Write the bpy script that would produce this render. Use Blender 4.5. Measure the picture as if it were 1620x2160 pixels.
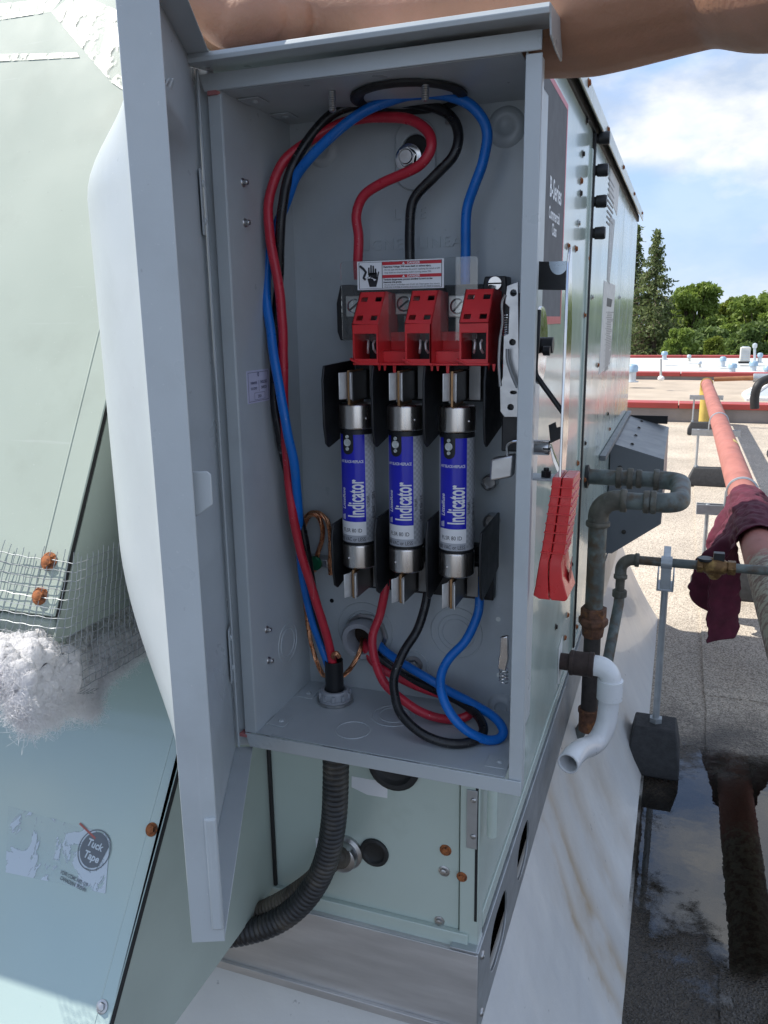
import bpy, bmesh, math, random
from mathutils import Vector as V, Matrix, noise
random.seed(7)
PI = math.pi
for o in list(bpy.data.objects): bpy.data.objects.remove(o)
S = bpy.context.scene
C = S.collection

# ------------------------------------------------------------------ camera
FPX = 1696.5                       # focal length in photograph pixels (1620 x 2160)
def cam_axes(rx=-0.23296, ry=-0.01449, rz=0.352014):
    cx, sx, cy, sy, cz, sz = math.cos(rx), math.sin(rx), math.cos(ry), math.sin(ry), math.cos(rz), math.sin(rz)
    yaw = Matrix(((cz, sz, 0), (-sz, cz, 0), (0, 0, 1)))
    pit = Matrix(((1, 0, 0), (0, cx, sx), (0, -sx, cx)))
    base = Matrix(((1, 0, 0), (0, 0, -1), (0, 1, 0)))
    rol = Matrix(((cy, -sy, 0), (sy, cy, 0), (0, 0, 1)))
    return rol @ base @ pit @ yaw
RC = cam_axes()
cam = bpy.data.cameras.new('camera'); co = bpy.data.objects.new('camera', cam); C.objects.link(co)
cam.sensor_fit = 'VERTICAL'; cam.sensor_height = 36.0; cam.lens = FPX / 2160 * 36
cam.clip_start = 0.02; cam.clip_end = 900
co.matrix_world = Matrix((RC[0], -RC[1], -RC[2])).transposed().to_4x4()
S.camera = co
S.render.resolution_x, S.render.resolution_y = 768, 1024

# ------------------------------------------------------------------ sky and sun
SUN = V((-0.63, -0.03, 0.775)).normalized()        # towards the sun: from the left, high
W = bpy.data.worlds.new('World'); S.world = W; W.use_nodes = True
nt = W.node_tree; nt.nodes.clear(); N = nt.nodes.new; L = nt.links.new
out = N('ShaderNodeOutputWorld'); bg = N('ShaderNodeBackground'); L(bg.outputs[0], out.inputs[0])
sky = N('ShaderNodeTexSky'); sky.sky_type = 'NISHITA'; sky.sun_disc = False
sky.sun_elevation = math.asin(SUN.z); sky.sun_rotation = math.atan2(SUN.x, SUN.y)
sky.altitude = 1200; sky.air_density = 0.85; sky.dust_density = 0.0; sky.ozone_density = 3.0
bg.inputs[1].default_value = 0.085
tc = N('ShaderNodeTexCoord'); sep = N('ShaderNodeSeparateXYZ'); L(tc.outputs['Generated'], sep.inputs[0])
mp = N('ShaderNodeMapping'); L(tc.outputs['Generated'], mp.inputs[0]); mp.inputs['Scale'].default_value = (1, 1, 2.0); mp.inputs['Location'].default_value = (0.35, 0.2, 0.1)
def wnoise(scale, detail, rough, dist=0.0):
    n = N('ShaderNodeTexNoise'); L(mp.outputs[0], n.inputs['Vector'])
    n.inputs['Scale'].default_value = scale; n.inputs['Detail'].default_value = detail
    n.inputs['Roughness'].default_value = rough; n.inputs['Distortion'].default_value = dist
    return n
n1 = wnoise(4.2, 10, 0.53, 0.1)
r1 = N('ShaderNodeValToRGB'); L(n1.outputs['Fac'], r1.inputs[0])
r1.color_ramp.elements[0].position = 0.44; r1.color_ramp.elements[1].position = 0.57
r1.color_ramp.elements[0].color = (0.2, 0.2, 0.2, 1); r1.color_ramp.elements[1].color = (0.95, 0.95, 0.95, 1)
n2 = wnoise(8.0, 9, 0.55, 0.1)
r2 = N('ShaderNodeValToRGB'); L(n2.outputs['Fac'], r2.inputs[0])
r2.color_ramp.elements[0].position = 0.38; r2.color_ramp.elements[1].position = 0.62
r2.color_ramp.elements[0].color = (2.05, 2.45, 3.1, 1); r2.color_ramp.elements[1].color = (3.75, 3.8, 3.85, 1)
mxc = N('ShaderNodeMix'); mxc.data_type = 'RGBA'
L(r1.outputs[0], mxc.inputs[0]); L(sky.outputs[0], mxc.inputs[6]); L(r2.outputs[0], mxc.inputs[7])
# pale summer haze thickening evenly towards the horizon
hz = N('ShaderNodeMapRange'); hz.interpolation_type = 'SMOOTHSTEP'; L(sep.outputs[2], hz.inputs[0]); hz.inputs[1].default_value = 0.0; hz.inputs[2].default_value = 0.42; hz.inputs[3].default_value = 0.86; hz.inputs[4].default_value = 0.0
hzm = N('ShaderNodeMix'); hzm.data_type = 'RGBA'; L(hz.outputs[0], hzm.inputs[0]); L(sky.outputs[0], hzm.inputs[6]); hzm.inputs[7].default_value = (1.55, 2.05, 2.95, 1)
L(hzm.outputs[2], mxc.inputs[6])
L(mxc.outputs[2], bg.inputs[0])
sl = bpy.data.lights.new('sun', 'SUN'); so = bpy.data.objects.new('sun', sl); C.objects.link(so)
sl.energy = 2.0; sl.angle = math.radians(0.53); sl.color = (1.0, 0.955, 0.88)
so.rotation_euler = SUN.to_track_quat('Z', 'Y').to_euler(); so.location = SUN * 30
S.view_settings.view_transform = 'Standard'; S.view_settings.look = 'None'
S.view_settings.exposure = 1.75; S.view_settings.gamma = 1.0; S.view_settings.use_curve_mapping = False
S.render.engine = 'CYCLES'
S.cycles.max_bounces = 8; S.cycles.transparent_max_bounces = 16

# ------------------------------------------------------------------ helpers: rays, tagging
def ray(px, py): return RC.transposed() @ V(((px - 810) / FPX, (py - 1080) / FPX, 1))
def at(px, py, X=None, Y=None, Z=None):
    "the point of the place that lies on plane X, Y or Z and is seen at pixel px, py of the photograph"
    v = ray(px, py)
    t = X / v.x if X is not None else Y / v.y if Y is not None else Z / v.z
    return v * t
def atp(px, py, p, n):
    v = ray(px, py); return v * (V(p).dot(V(n)) / v.dot(V(n)))
def tag(o, label=None, cat=None, group=None, kind=None):
    for k, x in (('label', label), ('category', cat), ('group', group), ('kind', kind)):
        if x: o[k] = x
    return o
def thing(name, loc, label, cat, group=None):
    o = bpy.data.objects.new(name, None); C.objects.link(o); o.location = loc; o.empty_display_size = .05
    return tag(o, label, cat, group)
def attach(o, parent):
    if parent is not None:
        o.parent = parent
        o.matrix_parent_inverse = Matrix.Translation(-parent.location) if parent.type == 'EMPTY' else Matrix.Identity(4)
        if parent.type != 'EMPTY': o.matrix_parent_inverse = parent.matrix_basis.inverted()

# ------------------------------------------------------------------ materials
def lin(r, g, b):
    f = lambda c: (c / 255 / 12.92) if c / 255 <= .04045 else ((c / 255 + .055) / 1.055) ** 2.4
    return (f(r), f(g), f(b))
MATS = {}
def M(name, col, rough=.5, metal=0., var=.08, vs=12., bump=0., bs=200., coat=0., spec=.5, stretch=(1, 1, 1), col2=None, mask=(.5, .7), ms=20., mdetail=6, rvar=.06, specks=0, wave=0, wsc=6, sub=0):
    if name in MATS: return MATS[name]
    m = bpy.data.materials.new(name); m.use_nodes = True; MATS[name] = m
    t = m.node_tree; b = t.nodes['Principled BSDF']; n = t.nodes.new; l = t.links.new
    tc = n('ShaderNodeTexCoord'); mp = n('ShaderNodeMapping'); l(tc.outputs['Object'], mp.inputs[0]); mp.inputs['Scale'].default_value = stretch
    def nz(sc, det=5, ro=.55):
        x = n('ShaderNodeTexNoise'); l(mp.outputs[0], x.inputs['Vector']); x.inputs['Scale'].default_value = sc; x.inputs['Detail'].default_value = det; x.inputs['Roughness'].default_value = ro; return x
    a = nz(vs); mix = n('ShaderNodeMix'); mix.data_type = 'RGBA'
    rp = n('ShaderNodeMapRange'); rp.inputs[1].default_value = .3; rp.inputs[2].default_value = .7; l(a.outputs['Fac'], rp.inputs[0]); l(rp.outputs[0], mix.inputs[0])
    mix.inputs[6].default_value = (*[c * (1 - var) for c in col], 1); mix.inputs[7].default_value = (*[min(1, c * (1 + var)) for c in col], 1)
    colour = mix.outputs[2]
    if col2:
        q = nz(ms, mdetail, .6); rr = n('ShaderNodeMapRange'); rr.inputs[1].default_value, rr.inputs[2].default_value = mask; l(q.outputs['Fac'], rr.inputs[0])
        m2 = n('ShaderNodeMix'); m2.data_type = 'RGBA'; l(rr.outputs[0], m2.inputs[0]); l(colour, m2.inputs[6]); m2.inputs[7].default_value = (*col2, 1); colour = m2.outputs[2]
    if specks:
        for sc_, lo_, cc_ in ((420, .72, (.75, .76, .76)), (160, .75, (.10, .10, .10))):
            q = nz(sc_, 2, .5); rr = n('ShaderNodeMapRange'); rr.inputs[1].default_value = lo_; rr.inputs[2].default_value = lo_ + .03; rr.inputs[4].default_value = specks; l(q.outputs['Fac'], rr.inputs[0])
            m2 = n('ShaderNodeMix'); m2.data_type = 'RGBA'; l(rr.outputs[0], m2.inputs[0]); l(colour, m2.inputs[6]); m2.inputs[7].default_value = (*cc_, 1); colour = m2.outputs[2]
    if specks:
        for ang in (.5, 2.1):      # hairline scuffs
            mr_ = n('ShaderNodeMapping'); l(tc.outputs['Object'], mr_.inputs[0]); mr_.inputs['Rotation'].default_value = (ang, ang * .7, .4); mr_.inputs['Scale'].default_value = (9, 420, 9)
            q = n('ShaderNodeTexNoise'); l(mr_.outputs[0], q.inputs['Vector']); q.inputs['Scale'].default_value = 1; q.inputs['Detail'].default_value = 3
            rr = n('ShaderNodeMapRange'); rr.inputs[1].default_value = .70; rr.inputs[2].default_value = .76; rr.inputs[4].default_value = specks * .9; l(q.outputs['Fac'], rr.inputs[0])
            m2 = n('ShaderNodeMix'); m2.data_type = 'RGBA'; l(rr.outputs[0], m2.inputs[0]); l(colour, m2.inputs[6]); m2.inputs[7].default_value = (.62, .64, .65, 1); colour = m2.outputs[2]
    l(colour, b.inputs['Base Color'])
    rq = nz(vs * 2.3, 4); rm = n('ShaderNodeMapRange'); rm.inputs[1].default_value = .3; rm.inputs[2].default_value = .7
    rm.inputs[3].default_value = max(.02, rough - rvar); rm.inputs[4].default_value = min(1, rough + rvar); l(rq.outputs['Fac'], rm.inputs[0]); l(rm.outputs[0], b.inputs['Roughness'])
    b.inputs['Metallic'].default_value = metal; b.inputs['Specular IOR Level'].default_value = spec; b.inputs['Coat Weight'].default_value = coat; b.inputs['Coat Roughness'].default_value = .06
    if sub: b.inputs['Subsurface Weight'].default_value = sub; b.inputs['Subsurface Radius'].default_value = (.012, .005, .003); b.inputs['Subsurface Scale'].default_value = .5
    prev = None
    if wave:
        w = nz(wsc, 2, .4); bw = n('ShaderNodeBump'); bw.inputs['Strength'].default_value = 1; bw.inputs['Distance'].default_value = wave; l(w.outputs['Fac'], bw.inputs['Height']); prev = bw
    if bump:
        bz = nz(bs, 6, .6); bb = n('ShaderNodeBump'); bb.inputs['Strength'].default_value = 1; bb.inputs['Distance'].default_value = bump; l(bz.outputs['Fac'], bb.inputs['Height'])
        if prev: l(prev.outputs[0], bb.inputs['Normal'])
        prev = bb
    if prev: l(prev.outputs[0], b.inputs['Normal'])
    return m

GREY = M('grey enclosure paint', (.475, .52, .54), .36, var=.05, vs=9, bump=.00006, bs=900, wave=.0005, wsc=7, coat=.12, specks=.22, rvar=.1, col2=(.43, .47, .485), mask=(.5, .75), ms=16)
GREYIN = GREY
GREEN = M('pale green cabinet paint', (.50, .585, .53), .2, var=.05, vs=4, wave=.0022, wsc=3.2, coat=.35, bump=.00005, bs=500, col2=(.42, .49, .44), mask=(.60, .8), ms=9)
GREENF = M('weathered pale green hood paint', (.37, .42, .365), .6, var=.06, vs=5, wave=.0012, wsc=4, spec=.12, bump=.00006, bs=700, col2=(.33, .37, .32), mask=(.55, .8), ms=14, specks=.15)
RAIL = M('galvanised rail', (.50, .53, .55), .36, metal=.75, var=.12, vs=22, bump=.0001, bs=120, stretch=(1, 1, 1.6))
ZINC = M('zinc plated steel', (.50, .50, .50), .34, metal=1, var=.12, vs=60, bump=.0001, bs=300)
STEEL = M('bright steel', (.72, .71, .70), .16, metal=1, var=.08, vs=80, rvar=.05)
NICKEL = M('fuse ferrule nickel', (.74, .69, .64), .3, metal=1, var=.06, vs=90, stretch=(1, 1, .05), bump=.00003, bs=400)
TINNED = M('tinned clip', (.78, .78, .77), .38, metal=.55, var=.1, vs=150, bump=.0001, bs=500)
BLADE = M('copper blade', (.42, .25, .13), .38, metal=.9, var=.2, vs=120)
COPPER = M('bare copper strand', (.72, .36, .2), .3, metal=1, var=.25, vs=200)
BLACKP = M('black moulded plastic', (.012, .013, .015), .42, var=.15, vs=40, bump=.00008, bs=700)
BLACKR = M('black rubber', (.018, .018, .018), .6, var=.2, vs=40, bump=.0002, bs=400)
REDP = M('red moulded plastic', (.66, .03, .035), .36, var=.07, vs=50, bump=.00005, bs=800)
REDG = M('red handle grip', (.60, .03, .032), .3, var=.08, vs=40, bump=.0001, bs=600, coat=.2)
WRED = M('red cable jacket', (.52, .022, .045), .36, var=.1, vs=60, bump=.00006, bs=300, rvar=.12, col2=(.46, .05, .065), mask=(.58, .75), ms=45, specks=.25)
WBLK = M('black cable jacket', (.009, .009, .011), .33, var=.1, vs=60, bump=.00006, bs=300, rvar=.12, col2=(.03, .03, .032), mask=(.55, .75), ms=45, specks=.3)
WBLU = M('blue cable jacket', (.003, .15, .56), .36, var=.1, vs=60, bump=.00006, bs=300, rvar=.12, col2=(.03, .18, .52), mask=(.58, .75), ms=45, specks=.25)
WHITE = M('white print stock', (.84, .85, .87), .45, var=.02)
INKB = M('black print', (.02, .02, .025), .5, var=0)
INKR = M('red print', (.58, .03, .045), .45, var=0)
INKBL = M('blue print', (.010, .012, .48), .34, var=.03, coat=.3)
INKW = M('white print', (.82, .83, .86), .4, var=0)
SILV = M('silver label stock', (.55, .57, .60), .42, metal=.2, var=.05, vs=60)
RUST = M('rusty steel', (.20, .075, .03), .8, metal=.2, var=.4, vs=180, bump=.0006, bs=350, col2=(.07, .035, .022), mask=(.45, .6), ms=120)

# ------------------------------------------------------------------ mesh builder
def frame(axis):
    w = V(axis).normalized(); a = V((0, 0, 1)) if abs(w.z) < .9 else V((1, 0, 0))
    u = a.cross(w).normalized(); return u, w.cross(u), w
class MB:
    def __init__(s): s.v = []; s.f = []; s.mi = []; s.cur = 0
    def add(s, vs, fs):
        n = len(s.v); s.v += [V(p) for p in vs]; s.f += [[i + n for i in f] for f in fs]; s.mi += [s.cur] * len(fs); return s
    def poly(s, *p): return s.add(p, [list(range(len(p)))])
    def box(s, x0, x1, y0, y1, z0, z1):
        return s.add([(x, y, z) for z in (z0, z1) for y in (y0, y1) for x in (x0, x1)],
                     [(0, 2, 3, 1), (4, 5, 7, 6), (0, 1, 5, 4), (2, 6, 7, 3), (0, 4, 6, 2), (1, 3, 7, 5)])
    def prism(s, pts, d):
        "closed polygon pts swept by vector d"
        n = len(pts); d = V(d); p = [V(q) for q in pts]
        return s.add(p + [q + d for q in p], [list(range(n))[::-1], list(range(n, 2 * n))] + [(i, (i + 1) % n, n + (i + 1) % n, n + i) for i in range(n)])
    def lathe(s, o, axis, prof, n=24, a0=0, a1=2 * PI):
        u, v, w = frame(axis); o = V(o); vs = []; fs = []; full = abs(a1 - a0 - 2 * PI) < 1e-6; m = n if full else n + 1
        for r, h in prof:
            for i in range(m):
                a = a0 + (a1 - a0) * i / n; vs.append(o + w * h + (u * math.cos(a) + v * math.sin(a)) * r)
        for j in range(len(prof) - 1):
            for i in range(n):
                k = (i + 1) % m; fs.append((j * m + i, j * m + k, (j + 1) * m + k, (j + 1) * m + i))
        return s.add(vs, fs)
    def cyl(s, p0, p1, r, n=18, r1=None, ch=0.):
        p0, p1 = V(p0), V(p1); h = (p1 - p0).length; r1 = r if r1 is None else r1; c = ch or min(r, h) * .08
        return s.lathe(p0, p1 - p0, [(0, 0), (max(r - c, 0), 0), (r, c), (r1, h - c), (max(r1 - c, 0), h), (0, h)], n)
    def ring(s, o, axis, R, r, n=32, m=8):
        return s.lathe(o, axis, [(R + r * math.cos(2 * PI * j / m), r * math.sin(2 * PI * j / m)) for j in range(m + 1)], n)
    def hexp(s, p0, p1, r, rot=0):
        u, v, w = frame(V(p1) - V(p0)); return s.prism([V(p0) + (u * math.cos(rot + i * PI / 3) + v * math.sin(rot + i * PI / 3)) * r for i in range(6)], V(p1) - V(p0))
    def tube(s, pts, r, n=12, caps=True, flat=1.0):
        P = [V(p) for p in pts]; R = r if isinstance(r, (list, tuple)) else [r] * len(P)
        T = [(P[min(i + 1, len(P) - 1)] - P[max(i - 1, 0)]).normalized() for i in range(len(P))]
        u = frame(T[0])[0]; vs = []; fs = []
        for i, p in enumerate(P):
            u = (u - T[i] * u.dot(T[i])).normalized(); w = T[i].cross(u)
            vs += [p + (u * math.cos(2 * PI * k / n) + w * math.sin(2 * PI * k / n) * flat) * R[i] for k in range(n)]
        for i in range(len(P) - 1):
            for k in range(n): fs.append((i * n + k, i * n + (k + 1) % n, (i + 1) * n + (k + 1) % n, (i + 1) * n + k))
        if caps: fs += [tuple(range(n))[::-1], tuple(range((len(P) - 1) * n, len(P) * n))]
        return s.add(vs, fs)
    def ell(s, c, r, nu=20, nv=12):
        vs = []; fs = []; c = V(c)
        for j in range(nv + 1):
            t = PI * j / nv
            for i in range(nu): p = 2 * PI * i / nu; vs.append(c + V((r[0] * math.sin(t) * math.cos(p), r[1] * math.sin(t) * math.sin(p), r[2] * math.cos(t))))
        for j in range(nv):
            for i in range(nu): fs.append((j * nu + i, j * nu + (i + 1) % nu, (j + 1) * nu + (i + 1) % nu, (j + 1) * nu + i)[::-1])
        return s.add(vs, fs)
    def plate(s, outer, holes, o, ux, uy, th):
        "flat plate with real holes: 2D loops in the frame o, ux, uy; thickness th along ux x uy"
        ux, uy, o = V(ux), V(uy), V(o); w = ux.cross(uy).normalized() * th
        bm = bmesh.new(); es = []; loops = [outer] + list(holes)
        for lp in loops:
            vv = [bm.verts.new((a, b, 0)) for a, b in lp]; es += [bm.edges.new((vv[i], vv[(i + 1) % len(vv)])) for i in range(len(vv))]
        bm.verts.index_update(); r = bmesh.ops.triangle_fill(bm, use_beauty=True, edges=es, normal=(0, 0, 1))
        bm.verts.index_update(); vs = [v.co.copy() for v in bm.verts]; n = len(vs)
        fs = []
        for f in bm.faces:
            ix = [v.index for v in f.verts]; ix = ix if f.normal.z > 0 else ix[::-1]; fs += [[i + n for i in ix], ix[::-1]]
        k = 0
        for lp in loops:
            m = len(lp)
            for i in range(m): a, b = k + i, k + (i + 1) % m; fs.append((a, b, b + n, a + n))
            k += m
        bm.free()
        return s.add([o + ux * p.x + uy * p.y for p in vs] + [o + ux * p.x + uy * p.y + w for p in vs], fs)
    def build(s, name, mat, parent=None, smooth=40, bevel=0., seg=2, fix=True, **kw):
        me = bpy.data.meshes.new(name); me.from_pydata([tuple(p) for p in s.v], [], s.f)
        for m in (mat if isinstance(mat, (list, tuple)) else [mat]): me.materials.append(m)
        if isinstance(mat, (list, tuple)): me.polygons.foreach_set('material_index', s.mi)
        if fix:
            bm = bmesh.new(); bm.from_mesh(me); bmesh.ops.remove_doubles(bm, verts=bm.verts, dist=1e-7); bmesh.ops.recalc_face_normals(bm, faces=bm.faces); bm.to_mesh(me); bm.free()
        me.validate(); me.update()
        if smooth: me.shade_smooth(); me.set_sharp_from_angle(angle=math.radians(smooth))
        o = bpy.data.objects.new(name, me); C.objects.link(o); attach(o, parent)
        if bevel:
            b = o.modifiers.new('bevel', 'BEVEL'); b.width = bevel; b.segments = seg; b.limit_method = 'ANGLE'; b.angle_limit = math.radians(35); b.harden_normals = False
        return tag(o, **kw)
def inst(me, name, parent, loc, rot=None, sc=1.0):
    if name == 'screw': rot = rot @ Matrix.Rotation(random.uniform(0, 1.05), 3, 'Z') @ Matrix.Rotation(random.uniform(-.06, .06), 3, 'X'); sc *= random.uniform(.92, 1.08)
    o = bpy.data.objects.new(name, me); C.objects.link(o)
    o.matrix_basis = Matrix.Translation(loc) @ (rot.to_4x4() if rot else Matrix.Identity(4)) @ Matrix.Scale(sc, 4); attach(o, parent); return o
def proto(mb, name, mat, **k):
    o = mb.build(name, mat, **k); me = o.data; bpy.data.objects.remove(o); return me
def aim(d, spin=0): return V(d).to_track_quat('Z', 'Y').to_matrix() @ Matrix.Rotation(spin, 3, 'Z')
def spline(pts, n=10):
    P = [V(p) for p in pts]; P = [P[0] * 2 - P[1]] + P + [P[-1] * 2 - P[-2]]; r = []
    for i in range(1, len(P) - 2):
        a, b, c, d = P[i - 1:i + 3]
        for k in range(n):
            t = k / n; r.append(.5 * ((2 * b) + (c - a) * t + (2 * a - 5 * b + 4 * c - d) * t * t + (3 * b - a - 3 * c + d) * t ** 3))
    r.append(P[-2]); return r
def rrect(x0, x1, y0, y1, r, n=5):
    out = []
    for cx, cy, a in ((x1 - r, y1 - r, 0), (x0 + r, y1 - r, 90), (x0 + r, y0 + r, 180), (x1 - r, y0 + r, 270)):
        for k in range(n + 1): t = math.radians(a + 90 * k / n); out.append((cx + r * math.cos(t), cy + r * math.sin(t)))
    return out
def circ(cx, cy, r, n=16, ry=None): return [(cx + r * math.cos(2 * PI * i / n), cy + (ry or r) * math.sin(2 * PI * i / n)) for i in range(n)]
_tx = {}
def text2d(body, h, xs=1.0, bold=0., align='CENTER', shear=0., sp=1.0):
    "flat lettering: 2D triangles centred on the baseline middle"
    key = (body, h, xs, bold, align, shear, sp)
    if key not in _tx:
        cu = bpy.data.curves.new('t', 'FONT'); cu.body = body; cu.size = 1; cu.offset = bold; cu.align_x = align; cu.resolution_u = 3; cu.shear = shear; cu.space_character = sp
        ob = bpy.data.objects.new('t', cu); C.objects.link(ob); dg = bpy.context.evaluated_depsgraph_get(); dg.update()
        me = bpy.data.meshes.new_from_object(ob.evaluated_get(dg)); k = h / .72
        _tx[key] = ([(v.co.x * k * xs, v.co.y * k) for v in me.vertices], [list(p.vertices) for p in me.polygons])
        bpy.data.objects.remove(ob); bpy.data.curves.remove(cu); bpy.data.meshes.remove(me)
    return _tx[key]
def put_text(mb, body, h, o, ux, uy, **k):
    vs, fs = text2d(body, h, **k); ux, uy, o = V(ux).normalized(), V(uy).normalized(), V(o)
    mb.add([o + ux * a + uy * b for a, b in vs], fs)
def wrap_text(mb, body, h, fn, cuts, ax=0, **k):
    "lettering laid on a curved face: fn maps 2D to 3D; sliced along 2D axis ax so that it follows the curve"
    vs, fs = text2d(body, h, **k); bm = bmesh.new(); bv = [bm.verts.new((a, b, 0)) for a, b in vs]
    for f in fs:
        try: bm.faces.new([bv[i] for i in f])
        except ValueError: pass
    for c in cuts:
        p = [0, 0, 0]; q = [0, 0, 0]; p[ax] = c; q[ax] = 1
        bmesh.ops.bisect_plane(bm, geom=bm.verts[:] + bm.edges[:] + bm.faces[:], plane_co=p, plane_no=q)
    bm.verts.index_update(); mb.add([fn(v.co.x, v.co.y) for v in bm.verts], [[v.index for v in f.verts] for f in bm.faces]); bm.free()

# small shared pieces (local +Z points out of the surface)
def _hexscrew(r=.0042, washer=.0062, slot=True):
    m = MB(); m.lathe((0, 0, 0), (0, 0, 1), [(washer, 0), (washer, .0007), (washer * .8, .0012), (r * .9, .0013)], 20); m.hexp((0, 0, .001), (0, 0, .0036), r)
    m.lathe((0, 0, .0036), (0, 0, 1), [(r * .8, 0), (r * .6, .0004), (0, .0005)], 14); return m
SCREW = proto(_hexscrew(), 'hex_screw', ZINC); SCREWR = proto(_hexscrew(), 'rusty_screw', M('rust orange', (.33, .11, .035), .85, var=.5, vs=220, bump=.0005, bs=420, col2=(.12, .05, .025), mask=(.5, .62), ms=160))
SCREWD = proto(_hexscrew(), 'dark_screw', M('dark screw', (.05, .045, .04), .5, metal=.6, var=.3, vs=100))
def _rivet(): return MB().lathe((0, 0, 0), (0, 0, 1), [(.0026, 0), (.0025, .0006), (.0019, .0012), (.0009, .0013), (.0007, .0007), (0, .0007)], 16)
RIVET = proto(_rivet(), 'rivet', GREY); RIVETZ = proto(_rivet(), 'rivet', ZINC)

# ================================================================== the setting: roof, parapets, far roofs
ZR = -1.15
def roofmat():
    m = bpy.data.materials.new('granulated roof felt'); m.use_nodes = True; t = m.node_tree; b = t.nodes['Principled BSDF']; n = t.nodes.new; l = t.links.new
    tc = n('ShaderNodeTexCoord')
    def nz(sc, det=4, ro=.6):
        x = n('ShaderNodeTexNoise'); l(tc.outputs['Object'], x.inputs['Vector']); x.inputs['Scale'].default_value = sc; x.inputs['Detail'].default_value = det; x.inputs['Roughness'].default_value = ro; return x
    g = n('ShaderNodeTexVoronoi'); l(tc.outputs['Object'], g.inputs['Vector']); g.inputs['Scale'].default_value = 260
    gr = n('ShaderNodeValToRGB'); l(g.outputs['Color'], gr.inputs[0]); e = gr.color_ramp.elements
    e[0].position = .12; e[0].color = (.24, .20, .16, 1); e[1].position = .85; e[1].color = (.70, .61, .50, 1); x = e.new(.5); x.color = (.49, .43, .35, 1)
    mt = nz(2.3, 5); rr = n('ShaderNodeMapRange'); rr.inputs[1].default_value = .3; rr.inputs[2].default_value = .75; rr.inputs[3].default_value = .75; rr.inputs[4].default_value = 1.15; l(mt.outputs['Fac'], rr.inputs[0])
    mm = n('ShaderNodeMix'); mm.data_type = 'RGBA'; mm.blend_type = 'MULTIPLY'; mm.inputs[0].default_value = 1; l(gr.outputs[0], mm.inputs[6]); l(rr.outputs[0], mm.inputs[7])
    # damp granules along the unit, plus painted shade starting at its shadow edge
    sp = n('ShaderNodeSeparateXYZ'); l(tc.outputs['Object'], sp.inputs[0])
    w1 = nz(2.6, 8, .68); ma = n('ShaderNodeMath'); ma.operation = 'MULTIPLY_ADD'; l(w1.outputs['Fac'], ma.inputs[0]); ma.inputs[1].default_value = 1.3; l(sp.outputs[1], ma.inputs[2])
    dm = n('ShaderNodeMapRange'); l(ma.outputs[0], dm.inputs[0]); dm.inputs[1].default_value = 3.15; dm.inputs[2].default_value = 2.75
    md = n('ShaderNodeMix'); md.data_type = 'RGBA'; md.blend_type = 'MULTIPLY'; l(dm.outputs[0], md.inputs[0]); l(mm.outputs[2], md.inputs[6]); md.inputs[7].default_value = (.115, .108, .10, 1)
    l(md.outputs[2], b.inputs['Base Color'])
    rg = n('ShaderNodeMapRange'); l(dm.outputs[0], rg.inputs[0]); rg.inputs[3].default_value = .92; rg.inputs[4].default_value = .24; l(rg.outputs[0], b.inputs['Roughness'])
    bp = n('ShaderNodeBump'); bp.inputs['Distance'].default_value = .0022; bp.inputs['Strength'].default_value = .8; l(g.outputs['Distance'], bp.inputs['Height']); l(bp.outputs[0], b.inputs['Normal'])
    return m
ROOF = roofmat()
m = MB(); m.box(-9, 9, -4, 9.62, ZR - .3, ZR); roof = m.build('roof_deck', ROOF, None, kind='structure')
# lapped felt rolls, 4 mm proud of one another
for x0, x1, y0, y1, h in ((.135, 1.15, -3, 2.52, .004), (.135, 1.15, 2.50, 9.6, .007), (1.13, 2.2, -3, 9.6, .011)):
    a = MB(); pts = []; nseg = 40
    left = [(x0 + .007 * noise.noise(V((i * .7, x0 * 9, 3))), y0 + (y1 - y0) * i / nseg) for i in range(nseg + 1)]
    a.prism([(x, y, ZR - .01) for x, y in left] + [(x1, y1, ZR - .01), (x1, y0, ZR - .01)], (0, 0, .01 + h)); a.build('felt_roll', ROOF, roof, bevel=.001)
# standing water on the felt
WATER = bpy.data.materials.new('rain water'); WATER.use_nodes = True
t = WATER.node_tree; t.nodes.clear(); n = t.nodes.new; l = t.links.new
o_ = n('ShaderNodeOutputMaterial'); mxs = n('ShaderNodeMixShader'); tr = n('ShaderNodeBsdfTransparent'); tr.inputs[0].default_value = (.42, .41, .38, 1); gl = n('ShaderNodeBsdfGlossy'); gl.inputs['Roughness'].default_value = .015
fr = n('ShaderNodeFresnel'); fr.inputs[0].default_value = 1.33; fa = n('ShaderNodeMath'); fa.operation = 'MULTIPLY_ADD'; l(fr.outputs[0], fa.inputs[0]); fa.inputs[1].default_value = 1.2; fa.inputs[2].default_value = .10; fa.use_clamp = True; l(fa.outputs[0], mxs.inputs[0]); l(tr.outputs[0], mxs.inputs[1]); l(gl.outputs[0], mxs.inputs[2]); l(mxs.outputs[0], o_.inputs[0])
tcw = n('ShaderNodeTexCoord'); nw = n('ShaderNodeTexNoise'); l(tcw.outputs['Object'], nw.inputs['Vector']); nw.inputs['Scale'].default_value = 30; bw = n('ShaderNodeBump'); bw.inputs['Distance'].default_value = .00012; l(nw.outputs['Fac'], bw.inputs['Height']); l(bw.outputs[0], gl.inputs['Normal'])
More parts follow.
